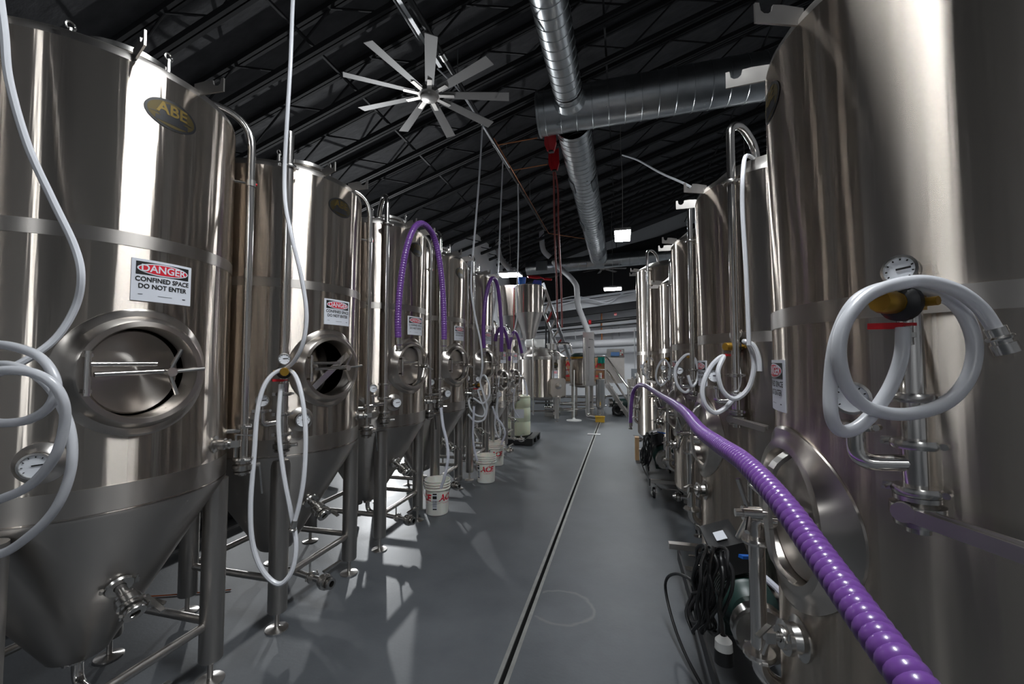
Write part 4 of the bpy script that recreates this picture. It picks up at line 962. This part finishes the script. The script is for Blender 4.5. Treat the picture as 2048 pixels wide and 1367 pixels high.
# ------------------------------------------------------------------ pump carts between the serving tanks
def pump_cart(y0, y1, label, x=.44, k=''):
    t = thing('pump_cart', label, 'pump cart', (x, y0, 0), 0, 'pump carts by the serving tanks')
    L = y1-y0
    for sx in (-.07, .30): part(t, 'side_rail', BLACK if sx < 0 else BRUSH, lambda mb: mb.bar((sx, 0, .20), (sx, L, .20), .012, .075), ('pc', 'r', sx, L))
    part(t, 'cross_tube', BRUSH, lambda mb: mb.box((.08, L, .255), (.42, .05, .035)), ('pc', 'c', L))
    part(t, 'cross_tube', BRUSH, lambda mb: mb.box((.115, .06, .20), (.38, .05, .035)), ('pc', 'c2', L))
    for sx in (-.02, .26):
        for yy in (.14, L-.14):
            c = part(t, 'caster', RUBBER, lambda mb: mb.lathe([(.0001, -.016), (.05, -.016), (.058, -.01), (.058, .01), (.05, .016), (.0001, .016)], 22, (sx, yy, .058), (1, 0, 0)), ('pc', 'w', sx, yy))
            part(c, 'caster_fork', CAST, lambda mb: [mb.box((sx-.026, yy, .11), (.006, .04, .13)), mb.box((sx+.026, yy, .11), (.006, .04, .13)), mb.box((sx, yy, .172), (.06, .06, .006)), mb.cyl((sx-.03, yy, .058), (sx+.03, yy, .058), .012, n=10)], ('pc', 'f', sx, yy))
    ym = L*.40
    part(t, 'motor', DGREEN, lambda mb: [mb.lathe([(.0001, -.20), (.08, -.20), (.11, -.17), (.115, -.15)] + [q for i in range(12) for q in ((.125, -.14+i*.022), (.125, -.13+i*.022), (.115, -.128+i*.022))] + [(.115, .14), (.09, .15), (.0001, .15)], 26, (.12, ym+.05, .385), (0, 1, 0)), mb.box((.12, ym+.05, .25), (.18, .2, .05))], ('pc', 'm', L))
    part(t, 'pump_head', CAST, lambda mb: [mb.lathe([(.0001, -.06), (.10, -.06), (.11, -.05), (.11, 0), (.07, .02), (.05, .08)], 24, (.12, ym-.24, .385), (0, 1, 0)), mb.cyl((.12, ym-.24, .385), (.12, ym-.44, .385), .022, n=12), mb.cyl((.12, ym-.26, .48), (.12, ym-.26, .64), .02, n=12), butterfly(mb, (.12, ym-.38, .385), (0, 1, 0), .026)], ('pc', 'p', L))
    bx = part(t, 'control_box', BLACK, lambda mb: mb.box((.06, ym+.06, .585), (.15, .30, .13), Matrix.Rotation(ph(-20), 4, 'Y')), ('pc', 'b', L))
    part(bx, 'box_label', SIGNW, lambda mb: mb.box((.03, ym+.02, .652), (.05, .10, .002), Matrix.Rotation(ph(-20), 4, 'Y')), ('pc', 'l', L))
    part(t, 'blue_valve', BLUEP, lambda mb: mb.bar((.12, ym-.26, .68), (.04, ym-.32, .70), .022, .012), ('pc', 'v', L))
    part(t, 'clear_tube', HOSEC, lambda mb: mb.tube(cat([(.12, ym-.26, .62), (.2, ym-.34, .55), (.2, ym-.36, .4), (.12, ym-.34, .3)], 5), .013, 8), ('pc', 't', L))
    return t
pump_cart(1.72, 3.12, 'pump cart with black control box between the first two serving tanks', .42)
pump_cart(4.86, 6.28, 'pump cart with black control box before the fourth serving tank', .34)
def coil(label, c, rx, rz_, tilt, nl, r=.0075, seed=1, tail=None):
    rnd = random.Random(seed); c = Vector(c); pts = []
    for i in range(nl*14):
        a = 2*PI*i/14; j = i//14
        ex = 1+.16*math.sin(j*2.4+seed)
        pts.append(c + Vector((-.012*j+.05+.03*rnd.random()+.02*math.sin(a), rx*ex*math.cos(a)*.55+.02*rnd.random()-tilt*math.sin(a), rz_*math.sin(a)*(1+.12*math.sin(j*1.7))-.02)))
    t = thing('cable_coil', label, 'cable', c, 0, 'coiled black power cables')
    part(t, 'cable', RUBBER, lambda mb: mb.tube([p-c for p in cat(pts, 3)], r, 7))
    if tail:
        tp = [pts[-1]]+[Vector(q) for q in tail]
        part(t, 'cable_end', RUBBER, lambda mb: mb.tube([p-c for p in cat(tp, 6)], r, 7))
        e = tp[-1]-c
        pl = part(t, 'plug', WHITE, lambda mb: mb.lathe([(.012, .02), (.03, .0), (.032, -.035), (.0001, -.036)], 18, e, (0, 0, 1)), label='white and black power plug')
        part(pl, 'plug_body', BLACK, lambda mb: mb.lathe([(.033, -.03), (.034, -.08), (.0001, -.082)], 18, e, (0, 0, 1)))
    return t
coil('coil of black cable with a hanging plug on the near pump cart', (.33, 2.03, .53), .19, .185, .05, 9, seed=1, tail=[P(1433, 1180, 1.75), P(1441, 1230, 1.68), P(1447, 1280, 1.62)])
coil('coil of black cable on the far pump cart', (.25, 5.42, .46), .2, .19, .05, 8, seed=2)
for k, (y0) in enumerate((2.05, 5.5)):
    hose('floor_cable', ['black cable drooping from the near pump cart toward the floor', 'black cable drooping from the far pump cart toward the floor'][k], [Vector((.36, y0, .5)), Vector((.26, y0+.35, .40)), Vector((.22, y0+.55, .22)), Vector((.28, y0+.3, .05)), Vector((.42, y0-.2, .012))], .008, RUBBER, 'cable', 'drooping cart cables')
solid('wood_block', 'raw wooden block standing beside the farthest serving tank', 'block', WOOD, lambda mb: mb.box((0, 0, .17), (.06, .14, .34)), loc=(.20, 6.86, 0))

# ------------------------------------------------------------------ brewhouse at the far end
KC = P(1084, 722, 11.0); kx, ky = KC.x, KC.y
t = thing('brew_kettle', 'big round steel brew kettle with domed lid at the end of the left row', 'kettle', (kx, ky, 0))
RK = .61
part(t, 'shell', STEEL, lambda mb: mb.lathe([(RK, .62), (RK, 1.0), (RK, 1.56)], 80))
part(t, 'bottom', CONE, lambda mb: mb.lathe([(RK, .62), (RK-.03, .58), (.2, .5), (.0001, .48)], 60))
part(t, 'shoulder_ring', CONE, lambda mb: mb.lathe([(RK+.004, 1.54), (RK+.012, 1.56), (RK+.012, 1.62), (RK-.02, 1.65), (RK-.05, 1.655)], 80))
part(t, 'dome', CONE, lambda mb: mb.lathe([(RK-.04, 1.65), (RK-.14, 1.71), (.35, 1.80), (.2, 1.83), (.0001, 1.85)], 60))
part(t, 'neck', CAST, lambda mb: mb.lathe([(.13, 1.78), (.13, 1.92), (.15, 1.92), (.15, 1.95), (.0001, 1.96)], 24, (.28, -.1, 0)))
part(t, 'neck', CAST, lambda mb: mb.lathe([(.12, 1.78), (.12, 1.98), (.0001, 1.98)], 20, (-.18, -.05, 0)))
for a in (45, 135, 225, 315):
    L = part(t, 'leg', LEG, lambda mb: mb.cyl((.5*math.cos(ph(a+12)), .5*math.sin(ph(a+12)), .08), (.5*math.cos(ph(a+12)), .5*math.sin(ph(a+12)), .62), .055, n=16), ('kl', a))
    part(L, 'foot', CAST, lambda mb: mb.lathe([(.05, 0), (.05, .008), (.012, .012), (.012, .08)], 14, (.5*math.cos(ph(a+12)), .5*math.sin(ph(a+12)), 0)), ('kf', a))
qa = rz(-50)
for yy in (-.06, .12):
    part(t, 'riser_pipe', PIPE, lambda mb: mb.tube(bend([qa @ Vector((RK+.06, yy, .45)), qa @ Vector((RK+.06, yy, 1.68)), qa @ Vector((RK-.15, yy, 1.74))], .06), .016, 8))
q3 = rz(-98)
part(t, 'front_pipe', PIPE, lambda mb: mb.cyl(q3 @ Vector((RK+.07, 0, .2)), q3 @ Vector((RK+.07, 0, 2.05)), .02, n=10))
part(t, 'vapour_arm', PIPE, lambda mb: mb.tube(bend([(.30, -.1, 1.86), (.42, -.12, 1.95), (.75, -.2, 1.95), (.80, -.2, 1.7)], .08), .03, 10))
mb_ = rz(-62)
mw = part(t, 'manway_door', CAST, lambda mb: (setattr(mb, 'M', mb_), mb.prism([(-.15, -.21), (.15, -.21), (.19, -.17), (.19, .17), (.15, .21), (-.15, .21), (-.19, .17), (-.19, -.17)], (RK+.10, .16, .88), (0, 1, 0), (0, 0, 1), .14)))
part(mw, 'door_knob', PIPE, lambda mb: (setattr(mb, 'M', mb_), mb.lathe([(.08, 0), (.07, .05), (.0001, .06)], 18, (RK+.17, .16, .90), (1, 0, 0))))
danger_sign(t, RK, ph(-48), 1.17, 'ksign', .17, .20)
badge(t, RK, ph(-47), 1.4, 'kbadge', .085, .075)
t = thing('agitator_motor', 'white agitator gear motor on top of the brew kettle', 'motor', P(1070, 686, 10.9))
part(t, 'motor', WHITE, lambda mb: [mb.lathe([(.0001, -.25), (.07, -.25), (.10, -.22), (.10, .02), (.085, .04)], 22, (0, 0, 0), (1, .15, 0)), mb.lathe([(.0001, -.252), (.06, -.256), (.04, -.262)], 16, (0, 0, 0), (1, .15, 0))])
part(t, 'gearbox', WHITE, lambda mb: [mb.box((.13, .02, 0), (.22, .19, .2)), mb.cyl((.10, .02, -.2), (.10, .02, -.08), .07, n=16)])
# grist hopper
hc = P(1058, 600, 12.3)
t = thing('grist_hopper', 'steel grist hopper with a steep cone hung above the kettle', 'hopper', (hc.x, hc.y, 0))
part(t, 'body', STEEL, lambda mb: mb.lathe([(.41, 2.88), (.41, 3.66)], 64))
part(t, 'rim', BRUSH, lambda mb: mb.torus((0, 0, 3.66), (0, 0, 1), .41, .012, 48, 6))
part(t, 'cone', CONE, lambda mb: mb.lathe([(.41, 2.88), (.39, 2.84), (.10, 1.96), (.10, 1.8)], 64))
for sx, sy in ((-.41, -.25), (.43, -.25), (-.41, .3), (.43, .3)): part(t, 'post', LEG, lambda mb: mb.bar((sx, sy, 0), (sx, sy, 2.95), .06, .06), ('hpost', sx, sy))
t = thing('grain_silo', 'second steel hopper half hidden behind the grist hopper', 'hopper', (hc.x-.66, hc.y+.5, 0))
part(t, 'body', STEEL, lambda mb: mb.lathe([(.42, 2.85), (.42, 3.75)], 56))
part(t, 'cone', CONE, lambda mb: mb.lathe([(.42, 2.85), (.1, 2.0), (.1, 1.85)], 56))
for sx, sy in ((-.36, -.33), (.36, -.33), (-.36, .33), (.36, .33)): part(t, 'post', LEG, lambda mb: mb.bar((sx, sy, 0), (sx, sy, 2.9), .05, .05), ('spost', sx, sy))
solid('red_pipe', 'thin red pipe standing between the two hoppers', 'pipe', RED, lambda mb: mb.cyl(P(1028, 575, 11.7), P(1027, 830.9, 11.7), .012, n=8))
solid('red_shovel', 'red plastic scoop shovel lying on top of the hopper', 'shovel', RED, lambda mb: [mb.prism([(0, -.09), (.25, -.10), (.33, -.04), (.33, .04), (.25, .10), (0, .09), (-.05, 0)], P(1058, 553, 12.1), (1, .1, -.1), (0, .8, .45), .03), mb.cyl(P(1078, 553, 12.1), P(1094, 559, 12.0), .016, n=8), mb.prism([(-.11, -.06), (.11, -.05), (.11, .05), (-.09, .06)], P(1096, 558, 12.0), (1, .1, -.12), (0, .8, .5), .03)])
solid('blue_scoop', 'blue plastic scoop on the right of the hopper top', 'scoop', BLUEP, lambda mb: mb.prism([(-.12, -.08), (.14, -.06), (.14, .08), (-.08, .09)], P(1073, 566, 12.1), (1, .1, -.1), (0, .5, .9), .06))
solid('blue_bin', 'blue plastic tub on the left of the hopper top', 'tub', BLUEP, lambda mb: mb.lathe([(.0001, 0), (.09, 0), (.12, .26), (.11, .26), (.08, .02), (.0001, .02)], 20), loc=P(1044, 573, 12.2))
t = thing('ladder', 'aluminium ladder with red rungs leaning up to the hopper', 'ladder', P(1152, 750, 11.6))
b0, b1 = P(1150, 748, 11.4), P(1086, 566, 12.6); b2, b3 = P(1135, 748, 11.9), P(1078, 600, 13.0); o_ = P(1152, 750, 11.6)
part(t, 'side_rail', ALU, lambda mb: mb.bar(b0-o_, b1-o_, .08, .03, (0, 1, .3)))
part(t, 'side_rail', ALU, lambda mb: mb.bar(b2-o_, b3-o_, .08, .03, (0, 1, .3)))
for i in range(9):
    q = (i+.5)/9.5
    part(t, 'rung', RED if i % 3 == 0 else ALU, lambda mb: mb.bar(b0.lerp(b1, q)-o_, b2.lerp(b3, q)-o_, .05, .03))
# mash tun with its tall vent box
MC = P(1165, 740, 11.4)
t = thing('mash_tun', 'steel mash tun vessel in front of the platform', 'vessel', (MC.x, MC.y, 0))
part(t, 'shell', STEEL, lambda mb: mb.lathe([(.28, 1.58), (.33, 1.50), (.35, 1.2), (.33, .95), (.30, .86)], 56))
part(t, 'bottom', CONE, lambda mb: mb.lathe([(.36, .88), (.36, .86), (.1, .8), (.0001, .8)], 40))
part(t, 'lid', DGREEN, lambda mb: mb.lathe([(.26, 1.6), (.26, 1.66), (.15, 1.72), (.0001, 1.73)], 30, (-.05, 0, 0)))
part(t, 'lid_rim', BRASS, lambda mb: mb.lathe([(.28, 1.57), (.28, 1.62), (.0001, 1.62)], 30, (-.05, 0, 0)))
for sx, sy in ((-.26, -.1), (.26, -.1), (-.2, .3), (.2, .3)): part(t, 'leg', LEG, lambda mb: mb.cyl((sx, sy, 0), (sx, sy, .88), .03, n=12), ('mleg', sx, sy))
VB = P(1178, 740, 10.9)
t = thing('vent_box', 'tall narrow steel box column beside the mash tun', 'column', (VB.x, VB.y, 0))
part(t, 'box', PIPE, lambda mb: mb.box((0, 0, 1.56), (.28, .26, 1.36)))
part(t, 'front_pipe', PIPE, lambda mb: mb.cyl((-.09, -.17, .9), (-.09, -.17, 2.1), .028, n=12))
part(t, 'side_pipe', PIPE, lambda mb: mb.tube(bend([(.0, -.16, 1.0), (.0, -.16, 1.85), (.05, -.16, 1.85)], .03), .014, 8))
part(t, 'handle', PIPE, lambda mb: mb.tube(bend([(.02, -.13, 2.06), (.02, -.17, 2.06), (.12, -.17, 2.05), (.12, -.13, 2.05)], .02), .009, 8))
part(t, 'downpipe', PIPE, lambda mb: mb.tube(bend([(-.04, -.06, .88), (-.04, -.06, .12), (.3, -.2, .10)], .08), .06, 14))
hose('vent_pipe', 'pale crooked vent pipe rising from the steel column toward the duct', [P(1178, 672, 10.9), P(1174, 658, 11.0), P(1165, 635, 11.1), P(1156, 610, 11.3), P(1154, 585, 11.5), P(1152, 570, 11.6), P(1142, 556, 11.8), P(1126, 541, 12.2), P(1108, 524, 12.8)], .075, GREYPIPE, 'pipe', n=14)
hose('vent_pipe', 'pale bent vent pipe coming down from the ceiling by the hoses', [P(1083, 455, 14.8), P(1084, 485, 14.8), P(1088, 502, 14.8), P(1100, 514, 14.8)], .09, GREYPIPE, 'pipe', n=14)
hose('vent_pipe', 'pale slanted vent pipe against the left wall above the fifth fermenter', [P(996, 480, 14.3), P(998, 508, 14.2), P(1010, 528, 14.0), P(1028, 545, 13.6)], .09, GREYPIPE, 'pipe', n=14)
solid('hot_box', 'slim upright steel filter cylinder standing by the aisle end', 'filter', PIPE, lambda mb: [mb.lathe([(.0001, .26), (.06, .26), (.115, .34), (.115, 1.0), (.12, 1.01), (.12, 1.04), (.0001, 1.06)], 28), mb.cyl((.0, .0, .1), (0, 0, .28), .04, n=12), mb.cyl((-.07, 0, 0), (-.07, 0, .3), .012, n=8), mb.cyl((.07, 0, 0), (.07, 0, .3), .012, n=8), mb.cyl((.0, -.08, .1), (0, .08, .1), .05, n=14), mb.cyl((0, .0, 1.06), (.0, 0, 1.2), .045, n=12)], loc=P(1201, 838, 10.95)*Vector((1, 1, 0)) if False else (P(1201, 838, 10.95).x, P(1201, 838, 10.95).y, 0))
# platform with sacks, rail, stair and control desk
PL = P(1175, 765, 12.4); py = PL.y
t = thing('platform', 'steel brewing platform behind the mash tun', 'platform', (0, 0, 0))
xa, xb = P(1118, 770, 12.4).x, -.46
part(t, 'deck', BRUSH, lambda mb: slab(mb, (xa, py, .84), (xb, py+1.1, .90)))
for x in (xa+.04, (xa+xb)/2, xb-.04):
    for y in (py+.04, py+1.06): part(t, 'post', LEG, lambda mb: mb.bar((x, y, 0), (x, y, .84), .05, .05))
for z in (.22, .45): part(t, 'brace', BRUSH, lambda mb: mb.cyl((xa, py+.02, z), (xb, py+.02, z), .022, n=8))
for z in (1.25, 1.62): part(t, 'rail', PIPE, lambda mb: mb.cyl((xa, py+.05, z), (xb, py+.05, z), .02, n=8))
for x in (xa+.04, (xa+xb)/2, xb-.04): part(t, 'rail_post', PIPE, lambda mb: mb.cyl((x, py+.05, .9), (x, py+.05, 1.62), .02, n=8))
for k, (u, lab) in enumerate(((1135, 'brown paper malt sack on the platform left of the mash tun'), (1197, 'brown paper malt sack on the platform beside the steel column'))):
    p = P(u, 762, 12.9)
    s_ = thing('malt_sack', lab, 'sack', (p.x, py+.35, .90), .1, 'paper malt sacks on the platform')
    def sack(mb):
        vs = []; fs = []; nn = 16; rows = [(0, .8), (.05, 1), (.25, 1.05), (.5, 1.02), (.66, .95), (.72, .7), (.74, .3)]
        for z, q in rows:
            for i in range(nn):
                a = 2*PI*i/nn; ca, sa = math.cos(a), math.sin(a)
                vs.append((.22*q*math.copysign(abs(ca)**.6, ca), .13*(1 if z < .6 else .5)*q*math.copysign(abs(sa)**.6, sa), z))
        for j in range(len(rows)-1):
            for i in range(nn): fs.append((j*nn+i, j*nn+(i+1) % nn, (j+1)*nn+(i+1) % nn, (j+1)*nn+i))
        fs.append(tuple(range(len(rows)*nn-nn, len(rows)*nn))); mb.add(vs, fs)
    part(s_, 'bag', KRAFT, sack, 'sack')
    part(s_, 'red_stripe', REDS, lambda mb: mb.box((0, -.139, .16), (.26, .006, .05)), 'sackr')
    part(s_, 'red_print', REDS, lambda mb: mb.prism([(-.1, -.08), (.02, .1), (.1, -.02), (.05, -.05), (.02, .03), (-.04, -.09)], (0, -.141, .5), (1, 0, 0), (0, 0, 1), .005), 'sackp')
cd = P(1231, 735, 12.3)
t = thing('control_desk', 'steel control cabinet with a sloped blue touch screen', 'control cabinet', (cd.x, cd.y, 0))
part(t, 'cabinet', BRUSH, lambda mb: mb.box((0, .2, 1.24), (.5, .4, .74)))
part(t, 'sloped_panel', BRUSH, lambda mb: mb.prism([(-.02, 0), (.40, 0), (.40, .26), (.30, .26)], (0, 0, 1.61), (0, 1, 0), (0, 0, 1), .5))
part(t, 'screen', SCREEN, lambda mb: mb.prism([(-.13, .05), (.11, .05), (.11, .22), (-.13, .22)], (0, -.012, 1.625), (1, 0, 0), (0, .78, .63), .012))
for i in range(6): part(t, 'button', RED if i % 3 == 1 else WHITE, lambda mb: mb.cyl((.15+.045*(i % 2), .05+.07*(i//2), 1.68+.057*(i//2)), (.15+.045*(i % 2), .03+.07*(i//2), 1.705+.057*(i//2)), .014, n=10))
for sx in (-.22, .22): part(t, 'post', LEG, lambda mb: mb.bar((sx, .2, 0), (sx, .2, .87), .05, .05))
solid('green_cloth', 'green cloth draped over the platform rail', 'cloth', GREEN, lambda mb: [mb.add([(x, (.03 if j % 2 else -.02)*(1 if i else 0)-.03, z*(1+.2*math.sin(3*j))) for i, z in enumerate((0.0, -.1, -.2)) for j, x in enumerate((-.10, -.06, -.02, .03, .07, .10))], [(i*6+j, i*6+j+1, i*6+6+j+1, i*6+6+j) for i in range(2) for j in range(5)]), mb.add([(x, .03, z) for z in (0.0, -.12) for x in (-.1, 0, .1)], [(0, 1, 4, 3), (1, 2, 5, 4)]), mb.add([(x, y, .004) for y in (-.05, .03) for x in (-.1, .1)], [(0, 1, 3, 2)])], loc=(P(1203, 711, 12.4).x, py+.05, 1.64))
s0, s1 = P(1212, 766, 11.9), P(1257, 836, 11.3)
t = thing('platform_stair', 'steel stair with tubular handrails going down from the platform', 'stair', (0, 0, 0))
for dy in (0, .5):
    a = Vector((s0.x, s0.y+dy, .88)); b = Vector((s1.x, s1.y+dy, .03))
    part(t, 'stringer', BRUSH, lambda mb: mb.bar(a, b, .02, .12))
    part(t, 'handrail', PIPE, lambda mb: mb.tube(bend([a+Vector((-.25, 0, .76)), a+Vector((0, 0, .76)), b+Vector((0, 0, .76)), b], .08), .022, 10))
    part(t, 'mid_rail', PIPE, lambda mb: mb.cyl(a+Vector((.02, 0, .38)), b+Vector((0, 0, .38)), .018, n=8))
    part(t, 'rail_post', PIPE, lambda mb: mb.cyl(a, a+Vector((0, 0, .76)), .02, n=8))
for i in range(4):
    q = (i+.6)/4.4; c = s0.lerp(s1, q); part(t, 'tread', BRUSH, lambda mb: mb.box((c.x, (s0.y+(s1.y-s0.y)*q)+.25, .88-.85*q), (.2, .48, .03)))
# floor machinery below the stair
gp = P(1243, 812, 12.0)
t = thing('transfer_pump', 'dark green pump motor standing under the stair', 'pump', (gp.x, gp.y, 0))
part(t, 'motor', DGREEN, lambda mb: mb.lathe([(.0001, -.2), (.1, -.2), (.13, -.16), (.13, .14), (.09, .18), (.0001, .18)], 22, (0, 0, .32), (1, .2, 0)))
part(t, 'pump_head', CAST, lambda mb: mb.lathe([(.0001, -.05), (.12, -.05), (.12, .05), (.04, .09)], 20, (-.3, -.05, .32), (1, .2, 0)))
part(t, 'base', BLACK, lambda mb: mb.box((0, 0, .1), (.5, .28, .2)))
solid('wheel', 'black wheel lying under the platform stair', 'wheel', RUBBER, lambda mb: mb.torus((0, 0, .17), (.3, 1, 0), .12, .05, 28, 10), loc=(P(1236, 838, 11.6).x, P(1236, 838, 11.6).y, 0))
for k, (u0, u1, v, F) in enumerate(((1060, 1150, 822, 10.8), (1070, 1200, 806, 11.2), (1120, 1190, 818, 11.0), (1208, 1260, 792, 12.2))):
    hose('process_pipe', ['low steel process pipe under the brew kettle', 'upper steel process pipe between kettle and filter', 'short steel process pipe below the mash tun', 'steel process pipe behind the stair'][k], [P(u0, v, F), P((u0+u1)/2, v-1, F), P(u1, v-2, F)], .024, PIPE, 'pipe', 'steel process pipes of the brewhouse')
pp = P(1105, 820, 11.6)
solid('kettle_pump', 'small steel pump on the floor below the brew kettle', 'pump', CAST, lambda mb: [mb.lathe([(.0001, -.2), (.08, -.2), (.09, .1), (.12, .11), (.12, .17), (.05, .2), (.05, .26)], 20, (0, 0, .2), (1, -.2, 0)), mb.box((0, 0, .06), (.4, .2, .12))], loc=(pp.x, pp.y, 0))
solid('white_squeegee', 'white long-handled floor squeegee standing in front of the mash tun', 'squeegee', WHITE, lambda mb: [mb.cyl((0, 0, .02), (.01, .03, 1.28), .016, n=10), mb.lathe([(.0001, .0), (.19, .0), (.19, .02), (.05, .04), (.02, .08)], 24)], loc=(P(1148, 843, 10.75).x, P(1148, 843, 10.75).y, 0))
sb = P(1202, 842, 10.95)
solid('yellow_brush', 'yellow bristled broom head on the floor at the drain end', 'brush', YBRUSH, lambda mb: [mb.box((0, 0, .06), (.22, .08, .12)), mb.box((0, 0, .13), (.24, .10, .03))], loc=(sb.x, 10.78, 0))
sw = P(1270, 762, 14.2)
t = thing('electrical_box', 'grey electrical switch box on a post near the farthest serving tank', 'switch box', (sw.x, sw.y, 0))
part(t, 'box', simple('box_grey', (.22, .24, .26), .5), lambda mb: mb.box((0, 0, 1.0), (.24, .16, .5)))
part(t, 'switch', WHITE, lambda mb: mb.box((.02, -.085, 1.05), (.06, .02, .1)))
part(t, 'post', GREYPIPE, lambda mb: [mb.cyl((0, 0, 0), (0, 0, .75), .02, n=8), mb.cyl((0, 0, 1.25), (0, 0, 2.6), .016, n=8)])
pr_ = P(1255, 790, 12.6)
solid('plate_chiller', 'stack of steel chiller plates behind the stair foot', 'chiller', BRUSH, lambda mb: [mb.box((0, .03*i, .62), (.3, .018, .7)) for i in range(9)]+[mb.cyl((0, -.05, 1.0), (0, .35, 1.0), .03, n=8), mb.box((0, .12, .13), (.3, .4, .26))], loc=(pr_.x+.15, pr_.y, 0))
# ------------------------------------------------------------------ back wall services
yb = YW1-.12
def zat(v, F=18.7): return 1.5-(v-722)/FPX*F
def backbar(name, label, catg, mat, u0, v0, u1, v1, F, fn):
    a, b = P(u0, v0, F), P(u1, v1, F); a.y = b.y = P((u0+u1)/2, (v0+v1)/2, F).y
    solid(name, label, catg, mat, lambda mb: fn(mb, a, b))
backbar('white_beam', 'white painted steel beam across the back of the room', 'beam', WALLM, 1050, 620, 1330, 590, 17.6, lambda mb, a, b: mb.bar(a, b, .2, .34))
backbar('black_beam', 'black band of duct below the white beam', 'beam', JOIST, 1050, 634, 1330, 606, 17.7, lambda mb, a, b: mb.bar(a, b, .3, .30))
backbar('white_pipe', 'thin white pipe above the white beam at the back', 'pipe', HOSEW, 1060, 605, 1330, 578, 17.3, lambda mb, a, b: mb.cyl(a, b, .05, n=10))
backbar('black_wall_pipe', 'upper black sprinkler pipe with a red clamp across the back wall', 'pipe', BLACK, 1050, 656, 1330, 632, 17.9, lambda mb, a, b: mb.cyl(a, b, .07, n=12))
backbar('black_wall_pipe', 'lower thin black pipe across the back wall', 'pipe', BLACK, 1050, 664, 1330, 644, 18.0, lambda mb, a, b: mb.cyl(a, b, .035, n=10))
backbar('grey_wall_pipe', 'grey strut rail along the back wall', 'rail', GREYPIPE, 1050, 672, 1330, 656, 18.2, lambda mb, a, b: mb.bar(a, b, .06, .16))
backbar('wall_duct', 'fat pale grey pipe low along the back wall', 'pipe', GREYPIPE, 1050, 693, 1330, 682, 17.8, lambda mb, a, b: mb.cyl(a, b, .16, n=18))
for k, (u, v) in enumerate(((1180, 644), (1231, 628))):
    p = P(u, v, 17.75)
    solid('pipe_clamp', ['red clamp on the upper black pipe', 'small red junction box above the black pipes'][k], 'clamp' if k == 0 else 'junction box', RED, lambda mb: [mb.cyl(p-Vector((.05, 0, 0)), p+Vector((.05, 0, 0)), .1, n=12)] if k == 0 else mb.box(p, (.11, .08, .11)))
for k, (u, v0, v1) in enumerate(((1203, 625, 684), (1224, 655, 680), (1238, 654, 672), (1150, 660, 678))):
    hose('wall_conduit', ['rusty copper riser on the back wall', 'thin grey conduit on the back wall left of the bend', 'thin grey conduit right of the copper riser', 'thin grey conduit on the back wall beside the ladder'][k], [P(u, v0, 18.4), P(u, (v0+v1)/2, 18.4), P(u+1, v1, 18.4)], .035 if k == 0 else .025, COPPER if k == 0 else GREYPIPE, 'pipe')
for k, u in enumerate((1092, 1098)):
    hose('black_riser', ['left black riser pipe beside the hopper', 'right black riser pipe beside the hopper'][k], [P(u, 622, 14.0), P(u, 700, 14.0), P(u, 813, 14.0)], .028, BLACK, 'pipe', 'black riser pipes')
hose('white_riser', 'white vertical pipe behind the brew kettle', [P(1103, 662, 14.3), P(1103, 730, 14.3), P(1103, 811, 14.3)], .06, WHITE, 'pipe')
for k, (pts) in enumerate(([(1100, 605), (1150, 592), (1200, 602), (1240, 592), (1290, 580)], [(1110, 612), (1170, 598), (1215, 605), (1250, 585), (1290, 583)])):
    hose('white_cable', ['upper white cable sagging along the back beam', 'lower white cable sagging along the back beam'][k], [P(u, v, 17.0) for u, v in pts], .02, HOSEW, 'cable', 'white cables along the back beam')
solid('back_sheathing', 'dark sheathing above the white beam on the back wall', 'panel', JOIST, lambda mb: mb.prism([(XJ+.03, 3.9), (XW1-.04, 4.75), (XW1-.04, ceil_z(XW1)-.65), (XJ+.03, ceil_z(XJ)-.65)], (0, YW1-.06, 0), (1, 0, 0), (0, 0, 1), .05))
